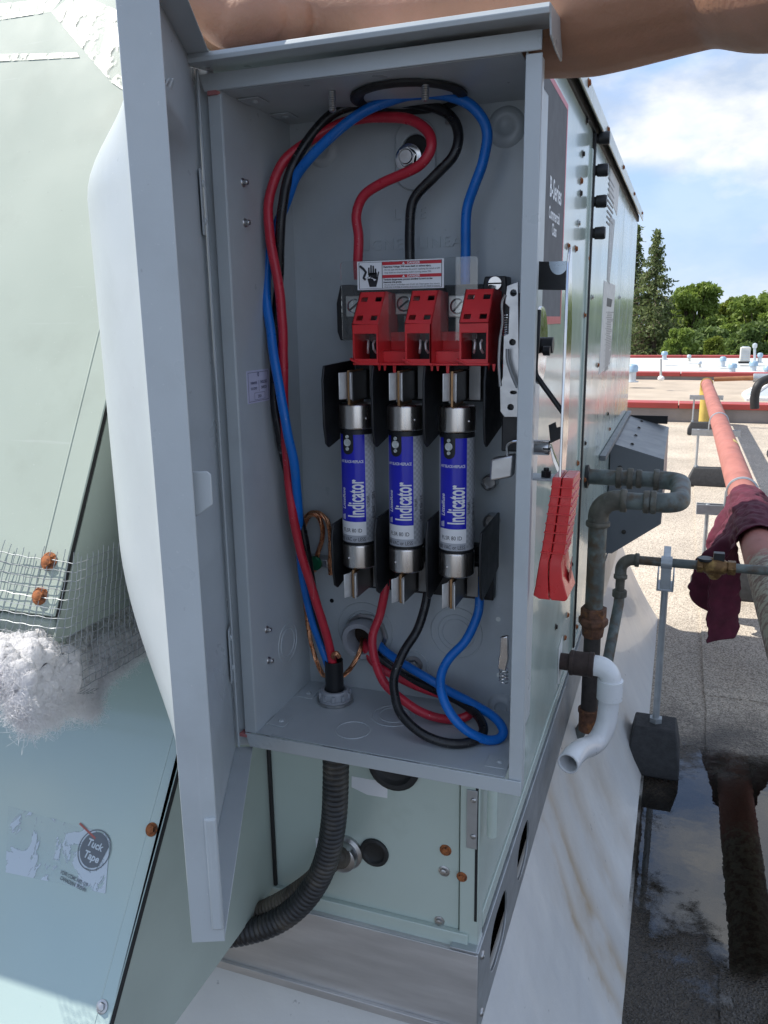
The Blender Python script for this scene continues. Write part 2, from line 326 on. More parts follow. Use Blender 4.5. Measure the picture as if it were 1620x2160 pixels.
# the water thins out over the granules at its rim
_g = n('ShaderNodeTexNoise'); l(tcw.outputs['Object'], _g.inputs['Vector']); _g.inputs['Scale'].default_value = 7; _g.inputs['Detail'].default_value = 12; _g.inputs['Roughness'].default_value = .74
_r = n('ShaderNodeUVMap'); _v = n('ShaderNodeVectorMath'); _v.operation = 'LENGTH'; l(_r.outputs[0], _v.inputs[0])
_s = n('ShaderNodeMath'); _s.operation = 'MULTIPLY_ADD'; l(_g.outputs['Fac'], _s.inputs[0]); _s.inputs[1].default_value = 1.5; l(_v.outputs['Value'], _s.inputs[2])
_m = n('ShaderNodeMapRange'); l(_s.outputs[0], _m.inputs[0]); _m.inputs[1].default_value = 1.36; _m.inputs[2].default_value = 1.54; _x = n('ShaderNodeMixShader'); _t = n('ShaderNodeBsdfTransparent')
l(_m.outputs[0], _x.inputs[0]); l(mxs.outputs[0], _x.inputs[1]); l(_t.outputs[0], _x.inputs[2]); l(_x.outputs[0], o_.inputs[0])
def puddle(cx, cy, rx, ry, seed, z, n=260):
    m = MB(); r = []
    for i in range(n):
        a = 2 * PI * i / n; d = V((math.cos(a) * 1.6 + seed, math.sin(a) * 1.6, seed))
        k = 1.0
        r.append((cx + rx * k * math.cos(a), cy + ry * k * math.sin(a), z))
    m.add(r + [(cx, cy, z)], [(i, (i + 1) % n, n) for i in range(n)]); o = m.build('puddle', WATER, None, kind='structure', fix=False); uv = o.data.uv_layers.new(name='UVMap')
    for lp in o.data.loops: uv.data[lp.index].uv = (0, 0) if lp.vertex_index == n else (math.cos(2 * PI * lp.vertex_index / n), math.sin(2 * PI * lp.vertex_index / n))
    return o
puddle(.34, 1.72, .56, .62, 2.7, ZR + .0125)

# parapets with red metal caps, the two lower roofs behind them
CONC = M('grey render', (.24, .22, .21), .9, var=.2, vs=3, bump=.002, bs=40, stretch=(1, 1, .5))
CAP = M('red cap flashing', (.37, .05, .042), .45, var=.14, vs=3, bump=.0006, bs=30)
BEIGE = M('pale gravel roof', (.42, .35, .275), .95, var=.14, vs=2.2, bump=.006, bs=60)
PALE = M('pale membrane roof', (.48, .49, .48), .85, var=.1, vs=1.2, bump=.002, bs=20)
for i, (y0, zt, nm) in enumerate(((9.62, -.935, 'low parapet wall with red metal cap at the edge of the felt roof'), (13.9, -.865, 'second parapet wall with red cap beyond the gravel roof'), (19.6, -.845, 'farthest thin parapet with red cap in front of the trees'))):
    p = thing('parapet_wall', (0, y0, -1.2), nm, 'parapet', 'red capped parapets')
    MB().box(-12, 16, y0, y0 + .2, -1.25, zt - .06).build('wall_face', CONC, p)
    a = MB()
    for k in range(14):
        x = -12 + 2 * k; a.box(x + .004, x + 1.996, y0 - .035, y0 + .235, zt - .062, zt)
    a.build('cap_flashing', CAP, p, bevel=.006)
MB().box(-12, 16, 9.82, 13.9, -1.3, -.985).build('gravel_roof', BEIGE, None, kind='structure')
MB().box(-12, 16, 14.1, 19.6, -1.3, -.90).build('membrane_roof', PALE, None, kind='structure')
gnd = M('distant grass', (.07, .10, .035), .95, var=.3, vs=.2)
MB().box(-300, 300, 19.85, 500, -4.6, -4.5).build('ground', gnd, None, kind='structure')

# roof furniture on the far roofs
GALV = M('galvanised vent', (.55, .60, .64), .4, metal=.5, var=.12, vs=8)
CREAM = M('cream plastic', (.62, .60, .54), .6, var=.08, vs=8)
def vent(px, ytop, ybot, Y, wpx, label):
    b = at(px, ybot, Y=Y); tp = at(px, ytop, Y=Y); r = wpx / 2 * (b.length / FPX); h = tp.z - b.z
    o = thing('roof_vent', b, label, 'roof vent', 'small vents on the far roofs')
    a = MB(); a.cyl(b, b + V((0, 0, h * .62)), r * .7, 16); a.cyl(b - V((0, 0, .0)), b + V((0, 0, h * .06)), r * 1.2, 16); a.build('stack', CREAM if 'white' in label else GALV, o)
    a = MB(); a.lathe(b + V((0, 0, h * .55)), (0, 0, 1), [(r * .7, 0), (r, h * .03), (r, h * .3), (r * .8, h * .41), (r * .3, h * .45), (0, h * .45)], 18); a.build('cap', M('vent cap', (.36, .50, .62), .35, metal=.3, var=.1) if 'blue' in label else GALV, o)
vent(1333, 768, 806, 12.2, 21, 'broad blue capped vent beside the far corner of the unit')
vent(1401, 741, 759, 16.5, 12, 'blue capped vent at the farthest cap, left of the others')
vent(1453, 748, 762, 17.2, 8, 'small white vent nearest the spruce on the pale roof')
vent(1475, 762, 775, 15.0, 8, 'small white vent just behind the end of the red pipe')
vent(1524, 752, 774, 15.6, 12, 'blue capped vent left of the condenser')
vent(1544, 766, 790, 14.6, 16, 'blue capped vent in front of the condenser')
vent(1588, 761, 786, 15.0, 16, 'blue capped vent right of and in front of the condenser')
vent(1602, 744, 765, 16.5, 10, 'blue capped vent behind the tall flue')
vent(1617, 772, 792, 14.4, 14, 'blue capped vent cut by the right edge')
b = at(1570, 765, Y=16.5); o = thing('condenser', b, 'square pale condenser on a black stand on the pale roof', 'condenser'); r = .085
MB().box(b.x - r, b.x + r, b.y - r, b.y + r, b.z + .02, b.z + .28).build('housing', CREAM, o, bevel=.012)
MB().box(b.x - r * 1.2, b.x + r * 1.2, b.y - r * 1.2, b.y + r * 1.2, b.z - .01, b.z + .02).build('stand', BLACKR, o)
MB().cyl((b.x, b.y, b.z + .28), (b.x, b.y, b.z + .295), r * .75, 20).build('fan_guard', GALV, o)
for k in range(6): MB().box(b.x - r * .85, b.x + r * .85, b.y - r - .006, b.y - r - .001, b.z + .05 + k * .035, b.z + .065 + k * .035).build('louvre', GALV, o)
b = at(1592, 765, Y=16.0); o = thing('flue_pipe', b, 'tall thin metal flue beside the condenser', 'flue'); tp = at(1592, 732, Y=16.0)
MB().cyl(b, tp, .022, 14).build('stack', GALV, o); MB().lathe(tp, (0, 0, 1), [(.03, -.02), (.04, .0), (.04, .05), (.01, .07), (0, .07)], 14).build('cowl', GALV, o)
b = at(1394, 803, Y=11.8); tp = at(1394, 757, Y=11.8); o = thing('white_post', b, 'thin white post with a round white foot on the gravel roof', 'post')
MB().cyl(b, tp, .015, 12).build('post', PALE, o); MB().ell(b + V((0, 0, .03)), (.045, .045, .04)).build('round_foot', M('white ball', (.8, .8, .78), .5), o)
# white framed skylights
SKYG = M('skylight glazing', (.45, .49, .52), .2, var=.05, vs=3); SKYW = M('white frame', (.78, .78, .76), .5, var=.05)
for x, lab in ((1.16, 'white framed pyramid skylight beyond the red pipe'), (1.98, 'white framed pyramid skylight cut by the right edge')):
    y = 10.9; z = -.985; s = .38; h = .30; o = thing('skylight', (x, y, z), lab, 'skylight', 'pyramid skylights')
    c = [V((x - s, y - s, z + .03)), V((x + s, y - s, z + .03)), V((x + s, y + s, z + .03)), V((x - s, y + s, z + .03))]; tcol = [V((x, y - .06, z + h)), V((x, y - .06, z + h)), V((x, y + .06, z + h)), V((x, y + .06, z + h))]
    MB().box(x - s - .03, x + s + .03, y - s - .03, y + s + .03, z, z + .03).build('kerb', SKYW, o)
    for k in range(4): MB().prism([c[k], c[(k + 1) % 4], tcol[(k + 1) % 4] + V((.001, 0, 0)), tcol[k]], (0, 0, .004)).build('pane', SKYG, o)
    for k in range(4): MB().tube([c[k], tcol[k]], .022, 6).build('frame_bar', SKYW, o)
    MB().tube([c[0] + V((0, 0, .01)), c[1] + V((0, 0, .01))], .02, 6).build('frame_bar', SKYW, o)

# ------------------------------------------------------------------ trees beyond the roofs
LEAF = {}
def leafmat(nm, c1, c2):
    m = bpy.data.materials.new(nm); m.use_nodes = True; t = m.node_tree; b = t.nodes['Principled BSDF']; n = t.nodes.new; l = t.links.new
    oi = n('ShaderNodeTexCoord'); nz = n('ShaderNodeTexNoise'); l(oi.outputs['Object'], nz.inputs['Vector']); nz.inputs['Scale'].default_value = 1.1; nz.inputs['Detail'].default_value = 6
    rp = n('ShaderNodeValToRGB'); l(nz.outputs['Fac'], rp.inputs[0]); rp.color_ramp.elements[0].position = .3; rp.color_ramp.elements[1].position = .7
    rp.color_ramp.elements[0].color = (*c1, 1); rp.color_ramp.elements[1].color = (*c2, 1); l(rp.outputs[0], b.inputs['Base Color']); b.inputs['Roughness'].default_value = .6
    b.inputs['Transmission Weight'].default_value = 0
    return m
LF = [leafmat('spruce needles', (.10, .13, .045), (.22, .26, .10)), leafmat('broad leaves', (.15, .22, .04), (.31, .40, .085)), leafmat('yellow green leaves', (.16, .21, .03), (.30, .34, .06)), leafmat('dark leaves', (.08, .13, .035), (.17, .24, .06))]
BARK = M('bark', (.09, .065, .045), .95, var=.3, vs=8, bump=.01, bs=20)
for m_ in LF:
    t = m_.node_tree; b = t.nodes['Principled BSDF']; n = t.nodes.new; l = t.links.new; ts = n('ShaderNodeBsdfTranslucent'); l(b.inputs['Base Color'].links[0].from_socket, ts.inputs[0]); mx = n('ShaderNodeMixShader'); mx.inputs[0].default_value = .4
    l(b.outputs[0], mx.inputs[1]); l(ts.outputs[0], mx.inputs[2]); l(mx.outputs[0], t.nodes['Material Output'].inputs[0])
def leafquad(mb, p, s, rnd):
    d = V((rnd.gauss(0, 1), rnd.gauss(0, 1), rnd.gauss(0, .8))).normalized(); u, v, w = frame(d); a = rnd.random() * 6.28; u2 = u * math.cos(a) + v * math.sin(a); v2 = w.cross(u2)
    mb.add([p - u2 * s, p - v2 * s * .45, p + u2 * s, p + v2 * s * .45], [(0, 1, 2, 3)])
def tree(px, ytop, Y, wpx, kind, label, seed, zb=-4.5, ybase=None):
    rnd = random.Random(seed); tp = at(px, ytop, Y=Y); k = tp.length / FPX; H = tp.z - zb; Rw = wpx * k / 2; x = tp.x
    o = thing('spruce_tree' if kind == 0 else 'broadleaf_tree', (x, Y, zb), label, 'tree', 'trees beyond the roofs')
    a = MB(); a.tube([(x, Y, zb), (x + .1, Y, zb + H * .5), (x, Y, zb + H * .97)], [H * .022, H * .014, H * .003], 8)
    c = MB()
    if kind == 0:
        nl = 46
        for i in range(nl):
            f = i / (nl - 1); z = zb + H * (.12 + .87 * f); Rr = Rw * (1 - f) ** 1.05 + .07; nb = int(7 + 6 * (1 - f))
            for b in range(nb):
                an = rnd.random() * 6.283; ln = Rr * rnd.uniform(.6, 1.12); dr = V((math.cos(an), math.sin(an), 0)); p0 = V((x, Y, z)); tip = p0 + dr * ln + V((0, 0, -.28 * ln + rnd.uniform(-.1, .15)))
                if rnd.random() < .5: a.tube([p0, tip], [.03, .008], 4, caps=False)
                for q in range(int(12 + 34 * ln / max(Rw, .1))):
                    s = rnd.random() ** .7; pp = p0.lerp(tip, s) + V((rnd.gauss(0, .09), rnd.gauss(0, .09), rnd.gauss(-.05, .08))) * (1.2 - .5 * f); leafquad(c, pp, rnd.uniform(.05, .11), rnd)
    else:
        clumps = []
        for i in range(95):
            th = rnd.random() * 6.283; f = rnd.random(); zz = zb + H * (.16 + .82 * f); rr = Rw * math.sqrt(max(.05, 1 - (abs(f - .42) * 1.62) ** 2)) * rnd.uniform(.1, 1.0) ** .6
            p = V((x + math.cos(th) * rr, Y + math.sin(th) * rr * .8, zz)); s = Rw * rnd.uniform(.14, .30); p.z = min(p.z, zb + H - s * .8); clumps.append((p, s))
            a.tube([(x, Y, zb + H * (.2 + .4 * f)), p], [H * .008, H * .002], 5, caps=False)
        for p, s in clumps:
            for q in range(230):
                d = V((rnd.gauss(0, 1), rnd.gauss(0, 1), rnd.gauss(0, 1))).normalized() * s * rnd.uniform(.45, 1.12); d.z *= .75
                leafquad(c, p + d, rnd.uniform(.06, .14), rnd)
    a.build('trunk', BARK, o, fix=False); c.build('crown', LF[kind], o, smooth=0, fix=False)
tree(1388, 484, 34, 260, 0, 'tall dark spruce with a thin brown top just right of the unit', 1)
tree(1343, 474, 36, 240, 0, 'spruce half hidden behind the far corner of the unit', 2)
tree(1470, 596, 37, 120, 1, 'mid green broadleaf tree right of the tall spruce', 3)
tree(1420, 640, 40, 130, 3, 'dark broadleaf tree behind the tall spruce', 4)
tree(1530, 640, 44, 110, 1, 'distant broadleaf tree in the dip of the tree line', 5)
tree(1500, 690, 30, 120, 3, 'low dark bush below the dip of the tree line', 6)
tree(1555, 628, 38, 90, 2, 'yellow green tree left of the rightmost crown', 7)
tree(1610, 620, 33, 150, 1, 'large round green tree at the right edge', 8)
tree(1508, 712, 26, 46, 2, 'small yellow green shrub above the far cap', 9)
tree(1440, 690, 27, 80, 1, 'low shrub at the foot of the spruce', 10)
tree(1580, 680, 27, 100, 3, 'dark green bush in front of the rightmost tree', 11)
tree(1660, 610, 37, 150, 1, 'green tree mostly past the right edge', 12)
for px_, yt, sd in ((1790, 585, 40), (1960, 600, 41)):     # the tree line goes on to the right; the glossy cabinet side mirrors it
    tree(px_, yt, 35, 230, 1, 'leafy tree past the right of the picture, ' + ('nearer its edge' if sd == 40 else 'farther from its edge'), sd)

# ================================================================== roof curb under the unit: white membrane over a cant
def curbmat():
    m = bpy.data.materials.new('white membrane flashing'); m.use_nodes = True; t = m.node_tree; b = t.nodes['Principled BSDF']; n = t.nodes.new; l = t.links.new
    tc = n('ShaderNodeTexCoord'); mp = n('ShaderNodeMapping'); l(tc.outputs['Object'], mp.inputs[0]); mp.inputs['Scale'].default_value = (1.6, 5, 1.6)
    def nz(sc, vec, det=6, ro=.6):
        x = n('ShaderNodeTexNoise'); l(vec, x.inputs['Vector']); x.inputs['Scale'].default_value = sc; x.inputs['Detail'].default_value = det; x.inputs['Roughness'].default_value = ro; return x
    st = nz(2.2, mp.outputs[0]); r = n('ShaderNodeValToRGB'); l(st.outputs['Fac'], r.inputs[0]); e = r.color_ramp.elements
    e[0].position = .3; e[0].color = (.66, .67, .67, 1); e[1].position = .66; e[1].color = (.76, .76, .74, 1)
    # rust and mud run down the slope below the drain outlet
    sp = n('ShaderNodeSeparateXYZ'); l(tc.outputs['Object'], sp.inputs[0])
    wob = nz(5, tc.outputs['Object'], 5); yy = n('ShaderNodeMath'); yy.operation = 'MULTIPLY_ADD'; l(wob.outputs['Fac'], yy.inputs[0]); yy.inputs[1].default_value = .16; l(sp.outputs[1], yy.inputs[2])
    tot = None
    for c, wd, k in ((1.275, .035, .8), (1.36, .05, .85), (1.33, .15, .4), (1.52, .08, .45), (1.72, .14, .35), (2.1, .25, .3)):
        d = n('ShaderNodeMath'); d.operation = 'SUBTRACT'; l(yy.outputs[0], d.inputs[0]); d.inputs[1].default_value = c; ab = n('ShaderNodeMath'); ab.operation = 'ABSOLUTE'; l(d.outputs[0], ab.inputs[0])
        mr = n('ShaderNodeMapRange'); l(ab.outputs[0], mr.inputs[0]); mr.inputs[1].default_value = wd; mr.inputs[2].default_value = 0; mr.inputs[3].default_value = 0; mr.inputs[4].default_value = k
        if tot is None: tot = mr.outputs[0]
        else:
            q = n('ShaderNodeMath'); q.operation = 'MAXIMUM'; l(tot, q.inputs[0]); l(mr.outputs[0], q.inputs[1]); tot = q.outputs[0]
    br = nz(5, tc.outputs['Object'], 7, .6); bm = n('ShaderNodeMapRange'); l(br.outputs['Fac'], bm.inputs[0]); bm.inputs[1].default_value = .36; bm.inputs[2].default_value = .62
    mu = n('ShaderNodeMath'); mu.operation = 'MULTIPLY'; l(tot, mu.inputs[0]); l(bm.outputs[0], mu.inputs[1])
    mx = n('ShaderNodeMix'); mx.data_type = 'RGBA'; l(mu.outputs[0], mx.inputs[0]); l(r.outputs[0], mx.inputs[6]); mx.inputs[7].default_value = (.46, .31, .14, 1)
    # scuffs
    sc = nz(60, tc.outputs['Object'], 3); sm = n('ShaderNodeMapRange'); l(sc.outputs['Fac'], sm.inputs[0]); sm.inputs[1].default_value = .70; sm.inputs[2].default_value = .76; sm.inputs[4].default_value = .7
    m2 = n('ShaderNodeMix'); m2.data_type = 'RGBA'; l(sm.outputs[0], m2.inputs[0]); l(mx.outputs[2], m2.inputs[6]); m2.inputs[7].default_value = (.2, .21, .22, 1)
    l(m2.outputs[2], b.inputs['Base Color']); b.inputs['Roughness'].default_value = .3; b.inputs['Coat Weight'].default_value = .25
    wv = nz(4, tc.outputs['Object'], 3); bp = n('ShaderNodeBump'); bp.inputs['Distance'].default_value = .008; l(wv.outputs['Fac'], bp.inputs['Height'])
    b2 = n('ShaderNodeBump'); b2.inputs['Distance'].default_value = .0008; w2 = nz(40, tc.outputs['Object'], 4); l(w2.outputs['Fac'], b2.inputs['Height']); l(bp.outputs[0], b2.inputs['Normal']); l(b2.outputs[0], b.inputs['Normal'])
    return m
CURB = curbmat()
XW, YE, YFAR, ZT, ZB = -.170, .745, 2.98, .343, -.672        # unit: side wall, end wall, far end, top, floor
m = MB(); n_ = 24; top = [(-2.1, .76), (-.178, .76), (-.178, 3.0), (-2.1, 3.0)]; bot = [(-2.3, .60), (-.016, .60), (-.016, 3.16), (-2.3, 3.16)]
for k in range(4):
    a0, a1, b0, b1 = V((*top[k], -.785)), V((*top[(k + 1) % 4], -.785)), V((*bot[k], ZR - .01)), V((*bot[(k + 1) % 4], ZR - .01))
    vs = []
    for i in range(n_ + 1):
        for j in range(9):
            p = a0.lerp(a1, i / n_).lerp(b0.lerp(b1, i / n_), j / 8); q = .006 * noise.noise(p * 5); s = math.sin(PI * j / 8) * .022
            vs.append(p + V((0, 0, q * (j not in (0, 8)) - s)))
    m.add(vs, [(i * 9 + j, i * 9 + j + 1, (i + 1) * 9 + j + 1, (i + 1) * 9 + j) for i in range(n_) for j in range(8)])
tag(m.build('roof_curb', CURB, None, smooth=50), 'sloping white membrane curb with rusty drain stains under the unit', 'curb')

# ================================================================== packaged rooftop unit
U = thing('rooftop_unit', (XW, YE, -.79), 'pale green packaged rooftop unit with black seam knobs and a grey label', 'rooftop unit')
MB().box(-2.05, XW - .004, YE + .004, YFAR - .01, ZB, ZT - .02).build('cabinet', M('cabinet inner', (.03, .03, .03), .8), U)
# end wall, with the corner post folded round
MB().box(-2.05, -.192, YE - .001, YE + .003, ZB, ZT - .03).build('end_panel', GREEN, U, bevel=.0008)
MB().box(-.1905, XW + .001, YE - .0045, YE + .016, ZB - .002, ZT - .03).build('corner_post', GREEN, U, bevel=.0012)
MB().box(-2.05, -.18, YE - .008, YE - .001, ZB - .006, ZB + .012).build('bottom_flange', GREEN, U, bevel=.001)
# side panels, black rubber seams between them
seam = 1.548
for y0, y1, z0 in ((YE + .018, seam - .012, ZB + .03), (seam + .012, 2.352, ZB + .03), (2.358, YFAR, ZB + .03)):
    MB().box(XW - .0045, XW, y0, y1, z0, ZT - .029).build('side_panel', GREEN, U, bevel=.0014)
MB().box(XW - .004, XW + .006, seam - .010, seam + .002, ZB + .03, ZT - .03).build('rubber_seam', BLACKR, U, bevel=.002)
MB().box(XW - .004, XW + .004, seam + .004, seam + .010, ZB + .03, ZT - .034).build('seam_trim', GREEN, U, bevel=.001)
MB().box(XW - .003, XW + .0035, seam - .032, seam - .014, ZB + .03, ZT - .06).build('seam_trim', GREEN, U, bevel=.001)
MB().box(XW - .0042, XW + .0015, YE + .018, YFAR, ZB + .0045, ZB + .026).build('bottom_trim', GREEN, U, bevel=.001)
# lid with turned down edge, a dark gap under it
LIDM = M('lid paint', (.46, .52, .48), .28, var=.05, vs=3, wave=.001, wsc=5, coat=.2)
lid = MB(); lid.box(-2.07, XW + .016, YE - .014, YFAR + .014, ZT - .004, ZT); lid.box(XW + .0135, XW + .0165, YE - .0145, YFAR + .0145, ZT - .027, ZT - .002); lid.box(-2.07, XW + .016, YE - .0145, YE - .0115, ZT - .030, ZT - .002)
lid = lid.build('lid', LIDM, U, bevel=.001)
MB().box(XW - .002, XW + .004, YE + .02, YFAR, ZT - .030, ZT - .012).build('lid_gasket', BLACKR, U)
for y in (1.30, 1.62, 2.02, 2.45, 2.9): inst(SCREWR, 'screw', lid, (XW + .0166, y, ZT - .012), aim((1, 0, 0)))
# four black knobs on the seam
KN = MB(); KN.lathe((0, 0, 0), (0, 0, 1), [(.0, 0), (.0085, 0), (.0085, .004), (.0105, .0055), (.0112, .020), (.0098, .0235), (0, .0235)], 16); KN = proto(KN, 'knob', BLACKP)
for py in (293, 365, 433, 500):
    p = at(1252, py, X=XW); inst(KN, 'knob', U, (XW + .004, seam + .002, p.z), aim((1, 0, 0)))
# scattered screws and rust spots on the side
for px, py, k in ((1224, 382, 1), (1219, 471, 0), (1249, 345, 1), (1197, 520, 1), (1213, 525, 1), (1238, 545, 1), (1237, 640, 2), (1232, 665, 1), (1248, 627, 0), (1306, 627, 0), (1236, 255, 2), (1228, 325, 2), (1223, 408, 2),
                  (1233, 935, 2), (1281, 873, 2), (1217, 977, 1), (1214, 1000, 1), (1196, 1297, 1), (1215, 1322, 1), (1190, 1345, 1), (1171, 1322, 2), (1285, 905, 1), (1232, 1012, 1), (1181, 1260, 1), (1204, 1190, 2), (1260, 770, 1)):
    p = at(px, py, X=XW); inst((SCREW, SCREWR, SCREWD)[k], 'screw', U, (XW + .0008, p.y, p.z), aim((1, 0, 0)), .9)
# stickers
def side_quad(c, name, mat, x, parent, th=.0006):
    p = [at(a, b, X=XW) for a, b in c]; return MB().prism([V((x, q.y, q.z)) for q in p], (th, 0, 0)).build(name, mat, parent)
LABG = M('grey brand label', (.17, .175, .185), .75, var=.08, vs=30, spec=.15)
y0, y1, z0, z1 = .965, 1.2095, .003, .277
lb = MB(); lb.box(XW, XW + .0007, y0, y1, z0, z1); lb = lb.build('brand_label', [LABG], U)
RB = MB(); RB.box(XW + .0002, XW + .001, y1 - .0, y1 + .0075, z0 - .010, z1 + .0075); RB.box(XW + .0002, XW + .001, y0, y1 - .0001, z1, z1 + .0075); RB.box(XW + .0002, XW + .001, y0, y1 - .0001, z0 - .010, z0)
RB.build('red_border', M('faded red border', (.62, .10, .12), .35, var=.1), lb)
tx = MB()
for body, h, cy, cz in (('B-Series', .0245, 1.128, .150), ('Commercial', .0150, 1.122, .124), ('Class', .0150, 1.124, .106)):
    put_text(tx, body, h, (XW + .0012, cy, cz), (0, 1, 0), (0, 0, 1), bold=.02, xs=.92)
tx.build('lettering', INKW, lb, smooth=0, fix=False)
PAPER = M('weathered paper sticker', (.60, .60, .58), .5, var=.12, vs=60)
st = side_quad(((1274, 592), (1298, 602), (1286, 768), (1263, 790)), 'rating_plate', PAPER, XW, U)
a = MB()
for k in range(34):
    z = .012 - k * .0041; w = random.uniform(.5, 1.0); a.box(XW + .0007, XW + .0009, 1.98, 1.98 + .19 * w, z, z + .0021)
    if k % 3 == 0: a.box(XW + .0007, XW + .0009, 1.95, 1.97, z, z + .0015)
a.build('small_print', M('faded print', (.22, .21, .21), .5), st)
s2 = side_quad(((1289, 340), (1307, 380), (1301, 455), (1284, 405)), 'sticker', PAPER, XW, U); a = MB()
for k in range(9): a.box(XW + .0007, XW + .0009, 1.86, 2.02 - .1 * random.random(), .285 - k * .011, .289 - k * .011)
a.build('small_print', MATS['faded print'], s2)
s3 = side_quad(((1287, 455), (1297, 465), (1285, 600), (1280, 590)), 'sticker', M('grey strip sticker', (.33, .34, .34), .4, var=.2, vs=40), XW, U)
tx = MB(); put_text(tx, 'NOTICE', .014, (XW + .0008, 1.985, .135), (0, 0, 1), (0, -1, 0)); tx.build('lettering', INKW, s3, smooth=0, fix=False)
s4 = side_quad(((1280, 628), (1291, 632), (1288, 648), (1279, 646)), 'emblem', INKB, XW + .0007, U, .0003)
# exhaust hood on the side, near the far end
EXH = M('grey hood paint', (.13, .14, .15), .4, var=.08, vs=8, wave=.001)
ya_, yb_ = 2.26, 2.955; p = [(XW + .003, -.332), (XW + .143, -.372), (XW + .146, -.55), (XW + .02, -.645), (XW + .003, -.645)]
hd = MB(); hd.prism([(x, ya_, z) for x, z in p], (0, .0015, 0)); hd.prism([(x, yb_, z) for x, z in p], (0, .0015, 0))
for k in range(3): (x0_, z0_), (x1_, z1_) = p[k], p[k + 1]; hd.prism([(x0_, ya_ + .0016, z0_), (x1_, ya_ + .0016, z1_), (x1_ - .001, ya_ + .0016, z1_ - .0016), (x0_ - .001, ya_ + .0016, z0_ - .0016)], (0, yb_ - ya_ - .0018, 0))
hd = hd.build('exhaust_hood', EXH, U, smooth=0)
MB().box(XW + .001, XW + .016, 1.95, 2.955, -.330, -.318).build('mounting_angle', EXH, U, bevel=.001)
st_ = MB().box(XW + .010, XW + .138, yb_ - .012, yb_ - .004, -.360, -.333).build('vent_strip', M('slot dark', (.02, .02, .02), .9), hd)
for y in (2.34, 2.52, 2.70, 2.88): inst(SCREWD, 'screw', hd, (XW + .055, y, -.3455), aim((.275, 0, .96)))
for x, z in ((.03, -.40), (.10, -.43), (.05, -.58)): inst(SCREWD, 'screw', hd, (XW + x, ya_ - .0005, z), aim((0, -1, 0)))

# ------------------------------------------------------------------ base rail with two oval forklift openings on the side
XR = XW + .004; zr0, zr1 = -.786, -.678
def ov(cy, w, h, n=18): return [(cy + w * math.copysign(abs(math.cos(2 * PI * i / n)) ** .7, math.cos(2 * PI * i / n)), (zr0 + zr1) / 2 - .002 + h * math.copysign(abs(math.sin(2 * PI * i / n)) ** .8, math.sin(2 * PI * i / n))) for i in range(n)]
rl = MB(); rl.plate([(YE - .0125, zr0), (YFAR, zr0), (YFAR, zr1), (YE - .0125, zr1)], [ov(.842, .050, .036), ov(1.006, .044, .034)], (XR - .003, 0, 0), (0, 1, 0), (0, 0, 1), .003)
rl.box(XR - .03, XR, YE - .0125, YFAR, zr1, zr1 + .003); rl = rl.build('base_rail', RAIL, U, bevel=.0006)
fr_ = MB(); fr_.box(-2.05, XR - .0005, YE - .0155, YE - .0126, zr0 - .001, zr1 + .001); fr_.box(-2.05, XR - .031, YE - .0125, YE + .02, zr1 - .002, zr1 + .001); fr_.box(-2.05, XR - .001, YE - .0205, YE - .0156, zr0 - .001, zr0 + .010); fr_.build('base_rail', M('dull end rail', (.60, .59, .58), .40, metal=.5, var=.14, vs=30, bump=.0001, bs=150, stretch=(.3, 1, 2)), U, bevel=.0006)
MB().box(XR - .032, XR - .002, YE - .016, YE + .016, zr1 + .0035, zr1 + .0060).build('corner_bracket', RAIL, U, bevel=.0006)
MB().box(-2.0, XR - .04, YE + .02, YFAR - .02, zr0, zr1 - .003).build('dark_void', M('dark void', (.012, .012, .012), .9), U)
for z in (zr1 - .013, zr0 + .018): inst(RIVETZ, 'rivet', rl, (XR + .0002, YE + .004, z), aim((1, 0, 0)), 2.0)

# end panel fittings seen under the switch box
def onend(px, py): return at(px, py, Y=YE - .001)
GROM = MB(); GROM.lathe((0, 0, 0), (0, 0, 1), [(.0205, 0), (.0205, .003), (.018, .0045), (.0155, .004), (.0135, .0012), (.0125, .0006), (0, .0006)], 28); GROM = proto(GROM, 'grommet', BLACKR)
for px, py, s in ((832, 1612, 1.45), (790, 1797, .84), (722, 1590, .7)): inst(GROM, 'grommet', U, onend(px, py), aim((0, -1, 0)), s)
for px, py, me in ((940, 1793, SCREWR), (976, 1845, SCREWR), (937, 1837, SCREW), (927, 1942, SCREW)): inst(me, 'screw', U, onend(px, py) - V((0, .0035 if px == 976 else 0, 0)), aim((0, -1, 0)), 1.0)
q = [onend(*p) for p in ((742, 1637), (818, 1650), (817, 1683), (775, 1676), (742, 1660))]; MB().prism(q, (0, -.0006, 0)).build('paper_scrap', WHITE, U)
q = [onend(*p) for p in ((666, 1768), (700, 1768), (752, 1795), (750, 1820), (722, 1808), (668, 1800))]; MB().prism(q, (0, -.0006, 0)).build('paper_scrap', WHITE, U)
a = MB(); a.lathe(onend(730, 1795), (0, -1, 0), [(.021, 0), (.021, .004), (.017, .006), (.017, .016), (.014, .018), (0, .018)], 26); a.build('conduit_connector', ZINC, U)
